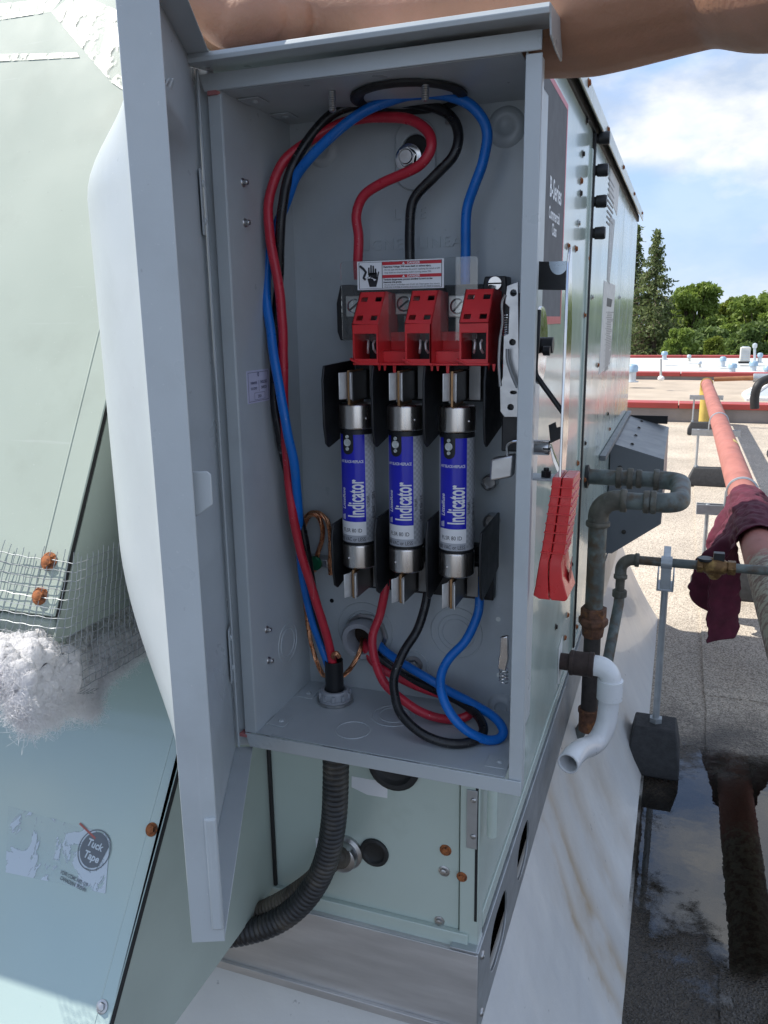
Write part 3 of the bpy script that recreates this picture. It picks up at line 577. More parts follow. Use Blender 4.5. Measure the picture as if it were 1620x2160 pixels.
# hinge on the corner
h0, h1 = at(1022, 1672, Y=YE - .012), at(1018, 1782, Y=YE - .012); hz = MB(); hz.cyl((-.158, YE + .006, h1.z), (-.158, YE + .006, h0.z), .0055, 16); hz.cyl((-.158, YE + .006, h0.z - .001), (-.158, YE + .006, h0.z + .003), .0035, 12)
hz = hz.build('hinge', GREEN, U)
MB().box(-.183, -.1715, YE - .0062, YE - .0046, h1.z - .012, h0.z - .004).build('hinge_leaf', RAIL, hz, bevel=.0005)
for f in (.15, .85): inst(RIVETZ, 'rivet', hz, (-.1755, YE - .0063, h1.z + (h0.z - h1.z) * f - .006), aim((0, -1, 0)), 1.2)
MB().box(-.1735, -.1706, YE - .0052, YE - .003, ZB + .03, h0.z + .10).build('door_gap', M('slot dark', (.02, .02, .02), .9), U)

# ================================================================== intake hoods on the end wall, left
XH = -.42; XL = -1.15
HP = V((XH, .5111, -.0731)); HN = V((0, -1, .527)).normalized()      # upper hood face
LP = V((XH, .5563, -.4319)); LN = V((0, -1, .713)).normalized()      # lower hood face
def hy(z): return .5111 + (z + .0731) * .527
def ly(z): return .5563 + (z + .4319) * .713
hood = thing('intake_hood', (XH, YE, -.22), 'sunlit pale green sloping intake hood with tape remains, upper left', 'intake hood')
zt, zb_ = .335, -.208
fp = MB(); fp.prism([(XL, hy(zb_), zb_), (XH + .0005, hy(zb_), zb_), (XH + .0005, hy(zt), zt), (XL, hy(zt), zt)], HN * .0015); fp.build('front_panel', GREENF, hood, bevel=.0008)
MB().prism([(XH - .024, hy(zb_ + .02), zb_ + .02), (XH - .0215, hy(zb_ + .02), zb_ + .02), (XH - .0215, hy(zt), zt), (XH - .024, hy(zt), zt)], HN * .0019).build('pressed_crease', GREENF, hood, bevel=.001)
MB().prism([(XH - .002, hy(zb_ - .02) + .006, zb_ - .02), (XH - .002, YE, zb_ - .02), (XH - .002, YE, zt), (XH - .002, hy(zt) + .006, zt)], (.0015, 0, 0)).build('side_panel', GREENF, hood, smooth=0)
MB().prism([(XH - .002, hy(zb_) - .0005, zb_), (XH - .002, hy(zb_) + .004, zb_), (XH - .002, hy(zt) + .004, zt), (XH - .002, hy(zt) - .0005, zt)], (.0022, 0, 0)).build('edge_gasket', BLACKR, hood)
MB().box(XL, XH - .06, hy(zb_) + .004, hy(zb_) + .03, zb_ - .045, zb_ - .002).build('lower_lip', GREENF, hood, bevel=.002)
MB().box(XH - .058, XH - .004, hy(zb_) + .002, hy(zb_) + .014, zb_ - .05, zb_ - .004).build('corner_clip', GREENF, hood, bevel=.003)
def onh(px, py, lift=.0022): return atp(px, py, HP, HN) + HN * lift
for px, py in ((107, 1185), (88, 1258)): inst(SCREWR, 'screw', hood, onh(px, py, .0016), aim(HN), 1.05)
TAPE = bpy.data.materials.new('clear tape'); TAPE.use_nodes = True
def tapemat(m, white, lo, hi, sc, glossy=.12):
    t = m.node_tree; t.nodes.clear(); n = t.nodes.new; l = t.links.new; o = n('ShaderNodeOutputMaterial'); mx = n('ShaderNodeMixShader'); tr = n('ShaderNodeBsdfTransparent'); pb = n('ShaderNodeBsdfPrincipled')
    pb.inputs['Base Color'].default_value = white; pb.inputs['Roughness'].default_value = .25; tc = n('ShaderNodeTexCoord'); mp = n('ShaderNodeMapping'); l(tc.outputs['Object'], mp.inputs[0]); mp.inputs['Scale'].default_value = (1, 1, .55)
    nz = n('ShaderNodeTexNoise'); l(mp.outputs[0], nz.inputs['Vector']); nz.inputs['Scale'].default_value = sc; nz.inputs['Detail'].default_value = 9; nz.inputs['Roughness'].default_value = .62; nz.inputs['Distortion'].default_value = .8
    mr = n('ShaderNodeMapRange'); l(nz.outputs['Fac'], mr.inputs[0]); mr.inputs[1].default_value = lo; mr.inputs[2].default_value = hi; mr.inputs[3].default_value = glossy; mr.inputs[4].default_value = .85; l(mr.outputs[0], mx.inputs[0]); l(tr.outputs[0], mx.inputs[1]); l(pb.outputs[0], mx.inputs[2]); l(mx.outputs[0], o.inputs[0])
    bp = n('ShaderNodeBump'); bp.inputs['Distance'].default_value = .00015; l(nz.outputs['Fac'], bp.inputs['Height']); l(bp.outputs[0], pb.inputs['Normal'])
tapemat(TAPE, (.46, .50, .43, 1), .46, .56, 60, .04)
TAPE2 = bpy.data.materials.new('peeling tape'); TAPE2.use_nodes = True; tapemat(TAPE2, (.62, .70, .76, 1), .50, .53, 40, .05)
def sheet(pts, name, mat, parent, n=HN, th=.0003): return MB().prism(pts, V(n) * th).build(name, mat, parent, smooth=0)
sheet([onh(*p) for p in ((112, 30), (165, -10), (330, 60), (330, 240), (235, 175))], 'tape_patch', TAPE, hood)
sheet([onh(*p, .0019) for p in ((-60, 20), (135, -3), (112, 28), (-60, 55))], 'tape_strip', TAPE, hood)
sheet([onh(*p, .0019) for p in ((-60, 118), (60, 117), (165, 115), (170, 124), (60, 130), (-60, 136))], 'tape_strip', TAPE, hood)

low = thing('relief_hood', (XH, YE, -.66), 'pale blue green lower hood with peeling round tape logo, bottom left', 'relief hood')
zt, zb_ = -.165, -.752
LOWM = M('lower hood paint', (.42, .53, .50), .13, var=.04, specks=.12, vs=4, wave=.0016, wsc=3.4, coat=.5, bump=.00004, bs=700)
MB().prism([(XL, ly(zb_), zb_), (XH - .0012, ly(zb_), zb_), (XH - .0012, ly(zt), zt), (XL, ly(zt), zt)], LN * .0015).build('front_panel', LOWM, low, bevel=.0008)
LSIDE = M('lower hood side paint', (.44, .50, .44), .35, var=.08, vs=7, wave=.0008, bump=.00006, bs=600)
MB().prism([(XH - .002, ly(-.662) + .003, -.662), (XH - .002, YE, -.662), (XH - .002, YE, zt + .03), (XH - .002, ly(zt), zt)], (.0015, 0, 0)).build('side_panel', LSIDE, low, smooth=0)
MB().prism([(XH - .002, ly(zb_), zb_), (XH - .002, ly(zb_) + .0045, zb_), (XH - .002, ly(zt) + .0045, zt), (XH - .002, ly(zt), zt)], (.0022, 0, 0)).build('edge_gasket', BLACKR, low)
MB().prism([(XH - .016, ly(zb_), zb_), (XH - .0145, ly(zb_), zb_), (XH - .0145, ly(zt), zt), (XH - .016, ly(zt), zt)], LN * .0018).build('pressed_crease', LOWM, low, bevel=.0006)
MB().box(XH - .0005, XH + .004, YE - .006, YE - .001, -.66, -.38).build('corner_sealant', BLACKR, low, bevel=.002)
def onl(px, py, lift=.0022): return atp(px, py, LP, LN) + LN * lift
inst(SCREWR, 'screw', low, onl(322, 1750, .0016), aim(LN, .4), 1.0); inst(SCREW, 'screw', low, onl(218, 2123, .0016), aim(LN, .9), 1.0)
tape = sheet([onl(*p, .0018) for p in ((20, 1700), (235, 1762), (225, 1885), (120, 1862), (15, 1840))], 'peeling_tape', TAPE2, low, LN)
# the printed roundel and lines on the tape
c = onl(202, 1793, .0024); lx = V((1, 0, 0)); lz = LN.cross(lx).normalized(); lz = lz if lz.z > 0 else -lz
kpx = (onl(232, 1793) - onl(172, 1793)).length / 60
INKG = M('faded grey ink', (.13, .15, .17), .5, var=.1); a = MB()
r_ = 30 * kpx; a.poly(*[c + lx * r_ * math.cos(t) + lz * r_ * 1.0 * math.sin(t) for t in [math.radians(20 + 10 * i) for i in range(30)]]); a.lathe(c, LN, [(r_ * 1.1, .0001), (r_ * 1.16, .0001)], 40); a.build('roundel', INKG, tape, smooth=0, fix=False)
a = MB(); rx = (lx * math.cos(-.15) + lz * math.sin(-.15)); rz = (lz * math.cos(-.15) - lx * math.sin(-.15))
for body, dy in (('Tuck', 3), ('Tape', -17)): put_text(a, body, 12.5 * kpx, c + lz * dy * kpx - lx * 2 * kpx + LN * .0003, rx, rz, bold=.03, shear=.1)
a.build('lettering', M('tape lettering', (.55, .62, .67), .5), tape, smooth=0, fix=False)
a = MB()
for body, px, py in (('VOIR CCMC NO. 119', 158, 1856), ('CANADIAN TECHN', 156, 1868)): put_text(a, body, 6.2 * kpx, onl(px, py, .0026), rx, rz, bold=.02, xs=.8)
a.build('fine_print', INKG, tape, smooth=0, fix=False)
a = MB(); p0, p1 = onl(172, 1736, .0026), onl(204, 1770, .0026); d = (p1 - p0).normalized(); w = d.cross(LN) * .0014; a.poly(p0 - w * .4, p1 - w, p1 + w * .3, p0 + w); a.build('red_mark', M('faded red', (.40, .12, .10), .5), tape, smooth=0, fix=False)

# ================================================================== fused disconnect switch
BX0, BX1, BZ0, BZ1, YF, YB = -.351, -.1180, -.3735, .176, .600, .720
T = .0015
D = thing('disconnect_switch', (-.232, YB, BZ0), 'open grey fused disconnect switch box with a red handle on its side', 'disconnect switch')
bk = MB(); bk.box(BX0, BX1, YB, YB + T, BZ0 - T, BZ1 + T); bk = bk.build('back_wall', GREYIN, D)
lw = MB(); lw.box(BX0 - T, BX0, YF + .0015, YB + T, BZ0 - T, BZ1 + T); lw.box(-.3628, BX0, YF, YF + T, BZ0 - .0005, BZ1 - .002); lw.box(-.3628, -.3613, YF + T, YF + .010, BZ0, BZ1 - .003); lw = lw.build('left_wall', GREY, D, bevel=.0012)
rw = MB(); rw.prism([(-.1132, YF + .0015, BZ0 - T), (-.1117, YF + .0015, BZ0 - T), (BX1 + T, YF + .034, BZ0 - T), (BX1 + T, YB + T, BZ0 - T), (BX1, YB + T, BZ0 - T), (BX1, YF + .034, BZ0 - T)], (0, 0, BZ1 - BZ0 + 2 * T)); rw.box(-.1132, -.1017, YF, YF + T, BZ0 - .012, BZ1 - .001); rw.box(-.1032, -.1017, YF + T, YF + .010, BZ0 - .010, BZ1 - .003); rw = rw.build('right_wall', GREY, D, bevel=.0012)
tw = MB(); tw.box(BX0 - T, BX1 + T, YF + .0016, YB + T, BZ1, BZ1 + T)
tw.prism([(-.3685, YF - .0022, .1885), (-.3640, YF - .0022, BZ1), (-.1020, YF - .0022, BZ1), (-.1020, YF - .0022, .1885)], (0, .0016, 0)); tw = tw.build('top_wall', GREY, D, bevel=.0005)
fl = MB(); fl.box(BX0 - T, BX1 + T, YF + .0016, YB + T, BZ0 - T, BZ0)
fl.prism([(-.3617, YF - .0022, BZ0), (-.3573, YF - .0022, -.3868), (-.1020, YF - .0022, -.3868), (-.1020, YF - .0022, BZ0)], (0, .0016, 0)); fl = fl.build('floor_wall', GREY, D, bevel=.0005)
# corner tabs with rivets
for x, y, z, n in ((BX0 + .010, .628, BZ0, 1), (BX0 + .010, .690, BZ0, 1), (BX0 + .010, .634, BZ1, -1), (BX0 + .010, .688, BZ1, -1), (BX1 - .009, .622, BZ0, 1)):
    w = fl if n > 0 else tw
    z0, z1 = sorted((z + n * .0001, z + n * .0011)); MB().box(x - .0095, x + .010, y - .010, y + .010, z0, z1).build('corner_tab', GREY, w, bevel=.0008)
    inst(RIVET, 'rivet', w, (x + .002, y, z + n * .0011), aim((0, 0, n)), 1.1)
# rain hood over the door edge
hd = MB(); yh = .5735
hd.prism([(-.366, yh, .1958), (-.366, yh - .0012, .1925), (-.366, yh, .1895), (-.366, YF + .012, .1935), (-.366, YB, .210), (-.366, YB, .2115), (-.366, YF + .012, .1975)], (.2725, 0, 0))
hd = hd.build('rain_hood', GREY, D, bevel=.0004)
MB().prism([(-.0945, yh + .001, .1955), (-.0945, yh + .009, .1790), (-.0945, YF + .004, .1760), (-.0945, YF + .030, .1760), (-.0945, YF + .030, .2005)], (.0015, 0, 0)).build('hood_end_cap', GREY, hd, bevel=.0004)
GASK = M('pink gasket', (.45, .17, .17), .7)
for x, y, z in ((-.357, YF - .0005, .1745), (-.3635, YF - .0005, BZ0 - .003)): MB().box(x - .004, x + .004, y - .002, y + .006, z - .0012, z + .0018).build('gasket_end', GASK, lw)
# screws through the left wall
for px, py in ((513, 385), (517, 470), (563, 1328), (567, 1393)):
    p = at(px, py, X=BX0); a = MB(); a.lathe((0, 0, 0), (0, 0, 1), [(.0042, 0), (.0036, .0008), (.0026, .001), (.0024, .0045), (.0018, .0052), (0, .0052)], 14); inst(proto(a, 'screw_tip', ZINC), 'screw_tip', lw, p, aim((1, 0, 0)), .9)
# enclosed switch sticker on the left wall
c0, c1 = at(519, 783, X=BX0), at(566, 842, X=BX0); ya, yb, za, zb_ = c0.y, at(567, 800, X=BX0).y, c1.z - .001, c0.z
stk = MB(); stk.plate(rrect(ya, yb, za, zb_, .0015), [], (BX0, 0, 0), (0, 1, 0), (0, 0, 1), .0003); stk = stk.build('sticker', M('lilac white sticker', (.62, .63, .80), .4), lw)
cy, cz, w_, h_ = (ya + yb) / 2, (za + zb_) / 2, yb - ya, zb_ - za; a = MB(); x = BX0 + .0004; NAVY = M('navy print', (.035, .035, .12), .5)
def fr2(y0, y1, z0, z1, t):
    for q in ((y0, y1, z0, z0 + t), (y0, y1, z1 - t, z1), (y0, y0 + t, z0, z1), (y1 - t, y1, z0, z1)): a.box(x, x + .0001, *q)
fr2(ya + w_ * .05, yb - w_ * .05, za + h_ * .05, zb_ - h_ * .06, .0003); fr2(cy - w_ * .20, cy + w_ * .27, za + h_ * .09, za + h_ * .31, .0002); a.box(x, x + .0001, cy + w_ * .01, cy + w_ * .016, za + h_ * .34, zb_ - h_ * .32)
for body, h, dy, dz, xs in (('INTERRUPTEUR', .0021, -.21, .58, .62), ('SOUS COFFRET', .0021, -.21, .41, .62), ('ENCLOSED', .0025, .24, .58, .80), ('SWITCH', .0025, .24, .41, .85), ('23531', .0025, .03, .15, .9), ('©', .0036, .0, .80, .9)):
    put_text(a, body, h, (x + .0001, cy + w_ * dy, za + h_ * dz), (0, 1, 0), (0, 0, 1), xs=xs * .9, bold=.015)
a.build('lettering', NAVY, stk, smooth=0, fix=False)

# ---- door: a pressed pan hung on the left edge, swung two thirds open
HA = V((-.3755, .6035, 0)); HB = V((-.2745, .3745, 0)); dd = (HB - HA).normalized(); dn = V((-dd.y, dd.x, 0)); dn = dn if dn.x < 0 else -dn   # dn: outward
DL = (HB - HA).length; DZ0, DZ1 = -.392, .197; NU, NV = 44, 88
def door_off(u, v):
    "outward bulge of the pressed panel (u along the door, v up)"
    a = min(max((u - .10) / .32, 0), 1) * min(max((.965 - u) / .40, 0), 1) ** 1.0
    zc = DZ0 + (DZ1 - DZ0) * v; lo, hi = -.315, .136; b = (1 - (1 - min(max((zc - lo) / .17, 0), 1)) ** 1.8) * (1 - (1 - min(max((hi - zc) / .060, 0), 1)) ** 1.9)
    s = lambda t: t * t * (3 - 2 * t)
    return .050 * s(min(a, 1)) ** .6 * b
m = MB(); vs = []
for j in range(NV + 1):
    for i in range(NU + 1):
        u, v = i / NU, j / NV; vs.append(HA + dd * DL * u + dn * door_off(u, v) + V((0, 0, DZ0 + (DZ1 - DZ0) * v)))
m.add(vs, [(j * (NU + 1) + i, j * (NU + 1) + i + 1, (j + 1) * (NU + 1) + i + 1, (j + 1) * (NU + 1) + i) for j in range(NV) for i in range(NU)])
door = m.build('door', GREY, D, smooth=60); sd = door.modifiers.new('sheet', 'SOLIDIFY'); sd.thickness = .0012; sd.offset = 0
FW = .0208                                                                     # pan depth
def dpt(u, n, z): return HA + dd * DL * u - dn * n + V((0, 0, z))
m = MB(); m.prism([dpt(1, -.0006, DZ0), dpt(1, FW, DZ0 - .0004), dpt(1, FW, DZ1), dpt(1, -.0006, DZ1)], dd * .0013); m.build('free_edge_flange', GREY, door, bevel=.0009, seg=3)
for z, s in ((DZ0, 1), (DZ1, -1)):
    m = MB(); m.prism([dpt(0.02, -.0006, z), dpt(.9985, -.0006, z), dpt(.995, FW * .98, z), dpt(0.02, .0165, z)], V((0, 0, .0013 * s))); m.build('end_flange', GREY, door, bevel=.0005)
m = MB(); m.prism([dpt(0, -.0006, DZ0), dpt(0, .0150, DZ0), dpt(0, .0150, DZ1), dpt(0, -.0006, DZ1)], -dd * .0013); m.build('hinge_edge_flange', GREY, door, bevel=.0006)
m = MB(); m.prism([dpt(.045, .0035, DZ0 + .006), dpt(.06, .0035, DZ0 + .006), dpt(.06, .0035, DZ1 - .006), dpt(.045, .0035, DZ1 - .006)], -dn * .002); m.build('stiffening_rib', GREY, door, bevel=.0008)
for k, v in enumerate((.46, .52, .58, .66, .72, .79)):                          # louvre slots near the top
    z = DZ1 - .040 - .004 * k; off = lambda uu, zz: .0012 - door_off(uu, (zz - DZ0) / (DZ1 - DZ0))
    m = MB(); m.prism([dpt(v - .012, off(v - .012, z - .03), z - .030), dpt(v + .012, off(v + .012, z - .03), z - .030), dpt(v + .012, off(v + .012, z), z), dpt(v - .012, off(v - .012, z), z)], -dn * .0022); m.build('louvre', GREY, door, bevel=.0009)
for py0, py1 in ((360, 498), (1312, 1420)):                                    # hinge leaves
    z1, z0 = at(470, py0, Y=.6).z, at(470, py1, Y=.6).z
    m = MB(); m.prism([dpt(.015, .0022, z0), dpt(.095, .0022, z0), dpt(.095, .0022, z1), dpt(.015, .0022, z1)], -dn * .0012); m.build('hinge_leaf', GREY, door, bevel=.0005)
    for f in (.22, .8): inst(RIVET, 'rivet', door, dpt(.055, .0034, z0 + (z1 - z0) * f), aim(-dn), 1.2)
z1, z0 = at(420, 950, X=-.30).z, at(420, 1050, X=-.30).z                       # latch tab behind the free edge
m = MB(); m.prism([dpt(.97, .012, z0), dpt(.97, FW + .009, z0 + .012), dpt(.97, FW + .009, z1 - .002), dpt(.97, FW + .007, z1), dpt(.97, .012, z1)], -dd * .0016); m.build('latch_tab', GREY, door, bevel=.0006)
PAD = M('pale pressed bar', (.42, .47, .50), .3, var=.05)
z1, z0 = at(420, 1672, X=-.28).z, at(435, 1900, X=-.28).z
m = MB(); m.prism([dpt(1, FW * .62, z0), dpt(1, FW * .99, z0), dpt(1, FW * .99, z1), dpt(1, FW * .62, z1)], dd * .0034); m.build('pressed_bar', GREY, door, bevel=.0016, seg=3)

# ---- embossing and fixings on the back wall
EM = MB()
for body, px, py in (('LINE', 864, 462), ('LIGNE', 803, 527), ('LINEA', 926, 521)): put_text(EM, body, .0095, at(px, py, Y=YB - .0008), (1, 0, 0), (0, 0, 1), xs=1.05, sp=1.15)
EM.v += [p + V((0, .0009, 0)) for p in EM.v[:0]]
emo = EM.build('embossed_lettering', GREY, bk, smooth=0, fix=False); s_ = emo.modifiers.new('depth', 'SOLIDIFY'); s_.thickness = .0008; s_.offset = 0
def onb(px, py, d=0.): return at(px, py, Y=YB) - V((0, d, 0))
def dish(mb, p, ax, R, h, n=30): mb.lathe(p, ax, [(R, 0), (R * .9, h * .55), (R * .72, h), (R * .45, h), (R * .38, h * .6), (0, h * .6)], n)
a = MB(); dish(a, onb(1068, 268), (0, -1, 0), .0165, .0045); a.build('pressed_boss', GREY, bk, smooth=60)
a = MB(); dish(a, onb(680, 318), (0, -1, 0), .0145, .0035); a.build('pressed_boss', GREY, bk, smooth=60)
a = MB(); dish(a, onb(1058, 1490), (0, -1, 0), .014, .005); a.build('pressed_boss', GREY, bk, smooth=60)
c = onb(878, 330); a = MB(); a.plate(rrect(c.x - .0185, c.x + .0185, c.z - .028, c.z + .030, .0165, 8), [circ(c.x, c.z + .006, .0115, 22)], (0, YB, 0), (1, 0, 0), (0, 0, 1), .0042); a.build('keyhole_boss', GREY, bk, bevel=.0015, seg=3)
MB().cyl((c.x, YB - .0004, c.z + .006), (c.x, YB - .0008, c.z + .006), .0116, 22).build('keyhole', BLACKR, bk)
c = onb(866, 336, .005); a = MB(); a.lathe(c, (0, -1, 0), [(.0118, 0), (.0118, .0016), (.0085, .0020), (.0080, .0020)], 28); a.hexp(c - V((0, .002, 0)), c - V((0, .0085, 0)), .0078, .3); a.lathe(c - V((0, .0085, 0)), (0, -1, 0), [(.0064, 0), (.0055, .0008), (0, .0008)], 20); a.build('mounting_bolt', STEEL, D)
c = onb(873, 1402); a = MB(); a.lathe(c, (0, -1, 0), [(.0095, 0), (.0092, .0012), (.006, .0016)], 24); a.hexp(c - V((0, .001, 0)), c - V((0, .006, 0)), .0054, .2); a.build('mounting_bolt', ZINC, D)
c = onb(873, 1402); a = MB(); a.ring(c, (0, -1, 0), .0145, .0012); a.build('bolt_recess_ring', GREY, bk)
for px, py, R in ((770, 1330, (.030, .021)), (962, 1335, (.026, .0185, .014))):
    for r in R: a = MB(); a.ring(onb(px, py, .0002), (0, -1, 0), r, .0007, 44, 6); a.build('knockout_ring', GREY, bk)
for r in (.020, .0145): a = MB(); a.ring(at(607, 1355, X=BX0), (1, 0, 0), r, .0007, 40, 6); a.build('knockout_ring', GREY, lw)
for px, py, r in ((830, 1510, .021), (832, 1508, .0150), (745, 1540, .016)): a = MB(); a.ring(at(px, py, Z=BZ0), (0, 0, 1), r, .0007, 40, 6); a.build('knockout_ring', GREY, fl)
HOLE = M('dark hole', (.005, .005, .005), .9); LITH = M('pale paint seen through hole', (.75, .78, .74), .6)
a = MB(); a.cyl(onb(700, 1267), onb(700, 1267, .0003), .0023, 14); a.build('pilot_hole', HOLE, bk)
for px, py, r in ((1051, 1306, .0024), (1053, 1424, .0026)): a = MB(); a.cyl(onb(px, py), onb(px, py, .0003), r, 14); a.build('pilot_hole', LITH, bk)
for px, py in ((1037, 1014), (1040, 1096)):
    a = MB(); c = onb(px, py, .012); a.lathe(c, (0, -1, 0), [(.0070, -.012), (.0070, 0), (.0062, .0008), (.0058, 0), (.005, -.004), (0, -.004)], 22); a.build('spacer_boss', ZINC, D)
# hub opening in the ceiling with three bolts
c = at(862, 203, Z=BZ1 - .001); a = MB(); a.lathe(c, (0, 0, -1), [(.047, 0), (.047, .002), (.044, .0035), (.040, .0035), (.037, .001), (.036, .001)], 40); a.build('hub_ring', BLACKR, tw); a = MB(); a.cyl(c, c - V((0, 0, .0008)), .0362, 36); a.build('hub_plate', GREY, tw)
BOLT = MB(); BOLT.lathe((0, 0, 0), (0, 0, 1), [(.0027 + .0004 * (i % 2), .0008 * i) for i in range(19)] + [(.0014, .0152), (0, .0152)], 14); BOLT = proto(BOLT, 'hub_bolt', ZINC)
for px, py in ((700, 192), (897, 168), (946, 222)): inst(BOLT, 'hub_bolt', tw, at(px, py, Z=BZ1), aim((0, 0, -1)))
# closing latch on the right, lower down
c = at(1064, 1385, Y=.640); a = MB(); a.prism([c + V((x, 0, z)) for x, z in ((-.004, .017), (.0025, .019), (.0035, -.002), (.001, -.014), (-.006, -.012), (-.0045, .002))], (0, .004, 0)); la = a.build('door_latch', STEEL, D, bevel=.0009)
a = MB(); sp_ = [c + V((.0038 * math.cos(t * 2.2) - .001, .004 + .0038 * math.sin(t * 2.2), -.013 - .0011 * t)) for t in [i * .35 for i in range(34)]]; a.tube(sp_, .0006, 6); a.build('latch_spring', STEEL, la)
# cable gland on the floor and chase nipple through the back wall
NYL = M('grey nylon locknut', (.34, .36, .39), .45, var=.05, vs=60)
g = at(707, 1478, Z=BZ0); g.z = BZ0; a = MB(); a.lathe(g, (0, 0, 1), [(.0155, 0), (.0165, .001), (.0165, .0045), (.0145, .0055), (.0145, .0115), (.0133, .0135), (.0108, .0135), (.0105, .004)], 32)
a.build('cable_gland', NYL, D)
for k in range(10):
    t = 2 * PI * k / 10; MB().prism([g + V((.0142 * math.cos(t + s), .0142 * math.sin(t + s), .0052)) for s in (-.12, .12)] + [g + V((.0168 * math.cos(t + s), .0168 * math.sin(t + s), .0052)) for s in (.1, -.1)], (0, 0, .006)).build('gland_lug', NYL, D, bevel=.0004)
a = MB(); a.lathe(g, (0, 0, 1), [(.0178 + .0012 * (k % 2), .0) for k in (0,)] + [(.019, .0005), (.019, .003), (.0165, .003)], 14); a.build('gland_locknut', ZINC, D, smooth=0)
nip = onb(774, 1338); na = V((-.03, -1, 0)).normalized(); a = MB(); a.lathe(nip, na, [(.0235, 0), (.0235, .004), (.0205, .0045)], 10); a.build('locknut', ZINC, D, smooth=0)
a = MB(); a.lathe(nip, na, [(.0190, .0), (.0190, .010), (.0205, .0105), (.0205, .0175), (.0185, .0205), (.0140, .0205), (.0130, .018), (.0128, -.002)], 34); a.build('chase_bushing', NYL, D)
a = MB(); a.cyl(nip + na * .001, nip + na * .0015, .0128, 24); a.build('conduit_bore', M('brown dark bore', (.025, .015, .010), .9), D)

# ================================================================== switch mechanism
FX = (-.2668, -.2215, -.1752)                                                  # the three poles
for z0_, z1_ in ((-.045, .030), (-.258, -.205)): MB().box(-.287, -.152, .7085, YB - .0005, z0_, z1_).build('switch_base', BLACKP, D, bevel=.001)
c = at(712, 610, Y=.690); m = MB(); m.prism([(c.x - .001, .676, z) for z in ()] or [at(x, y, Y=.685) for x, y in ((717, 601), (741, 600), (752, 632), (752, 718), (717, 718), (711, 700), (709, 640))], (0, .024, 0)); m.build('line_base_end', BLACKP, D, bevel=.0012)
for x in (-.245, -.199, -.1525): MB().box(x - .0012, x + .0012, .676, .708, -.012, .028).build('line_divider', BLACKP, D, bevel=.0006)
c = at(1046, 600, Y=.690); m = MB(); m.prism([at(x, y, Y=.688) for x, y in ((1022, 583), (1068, 582), (1072, 700), (1012, 700), (1016, 612))], (0, .021, 0)); m.build('line_base_end', BLACKP, D, bevel=.0012)
a = MB(); c = at(1045, 598, Y=.6875); a.lathe(c, (0, -1, 0), [(.0062, 0), (.0062, .0018), (.0055, .0024), (0, .0024)], 22); sc_ = a.build('base_screw', STEEL, D)
a = MB(); a.box(c.x - .0056, c.x + .0056, c.y - .0027, c.y - .0022, c.z - .0006, c.z + .0006); s_ = a.build('screw_slot', HOLE, sc_)
LUGM = M('aluminium lug', (.68, .67, .63), .35, metal=.85, var=.12, vs=120, bump=.0001, bs=500)
for px, py in ((748, 646), (853, 641), (966, 646)):
    c = at(px, py, Y=.680); a = MB(); a.box(c.x - .0085, c.x + .0085, .680, .704, c.z - .0090, c.z + .0090); lug = a.build('line_lug', LUGM, D, bevel=.0008)
    a = MB(); a.lathe((c.x, .680, c.z), (0, -1, 0), [(.0066, .0001), (.0066, .0018), (.0057, .0022), (.0052, .0008), (0, .0008)], 24); a.build('lug_screw', STEEL, lug)
    a = MB(); t = random.uniform(.5, 1); a.prism([V((c.x, .6788, c.z)) + V((math.cos(t) * u - math.sin(t) * v, 0, math.sin(t) * u + math.cos(t) * v)) for u, v in ((-.005, -.0007), (.005, -.0007), (.005, .0007), (-.005, .0007))], (0, -.0004, 0)); a.build('screw_slot', HOLE, lug)
    a = MB(); a.box(c.x - .006, c.x + .006, .696, .702, c.z - .034, c.z - .0095); a.build('line_bus', ZINC, lug, bevel=.0005)
    a = MB(); a.hexp((c.x + .002, .696, c.z - .020), (c.x + .002, .6925, c.z - .020), .0052); a.build('bus_nut', ZINC, lug, bevel=.0003)
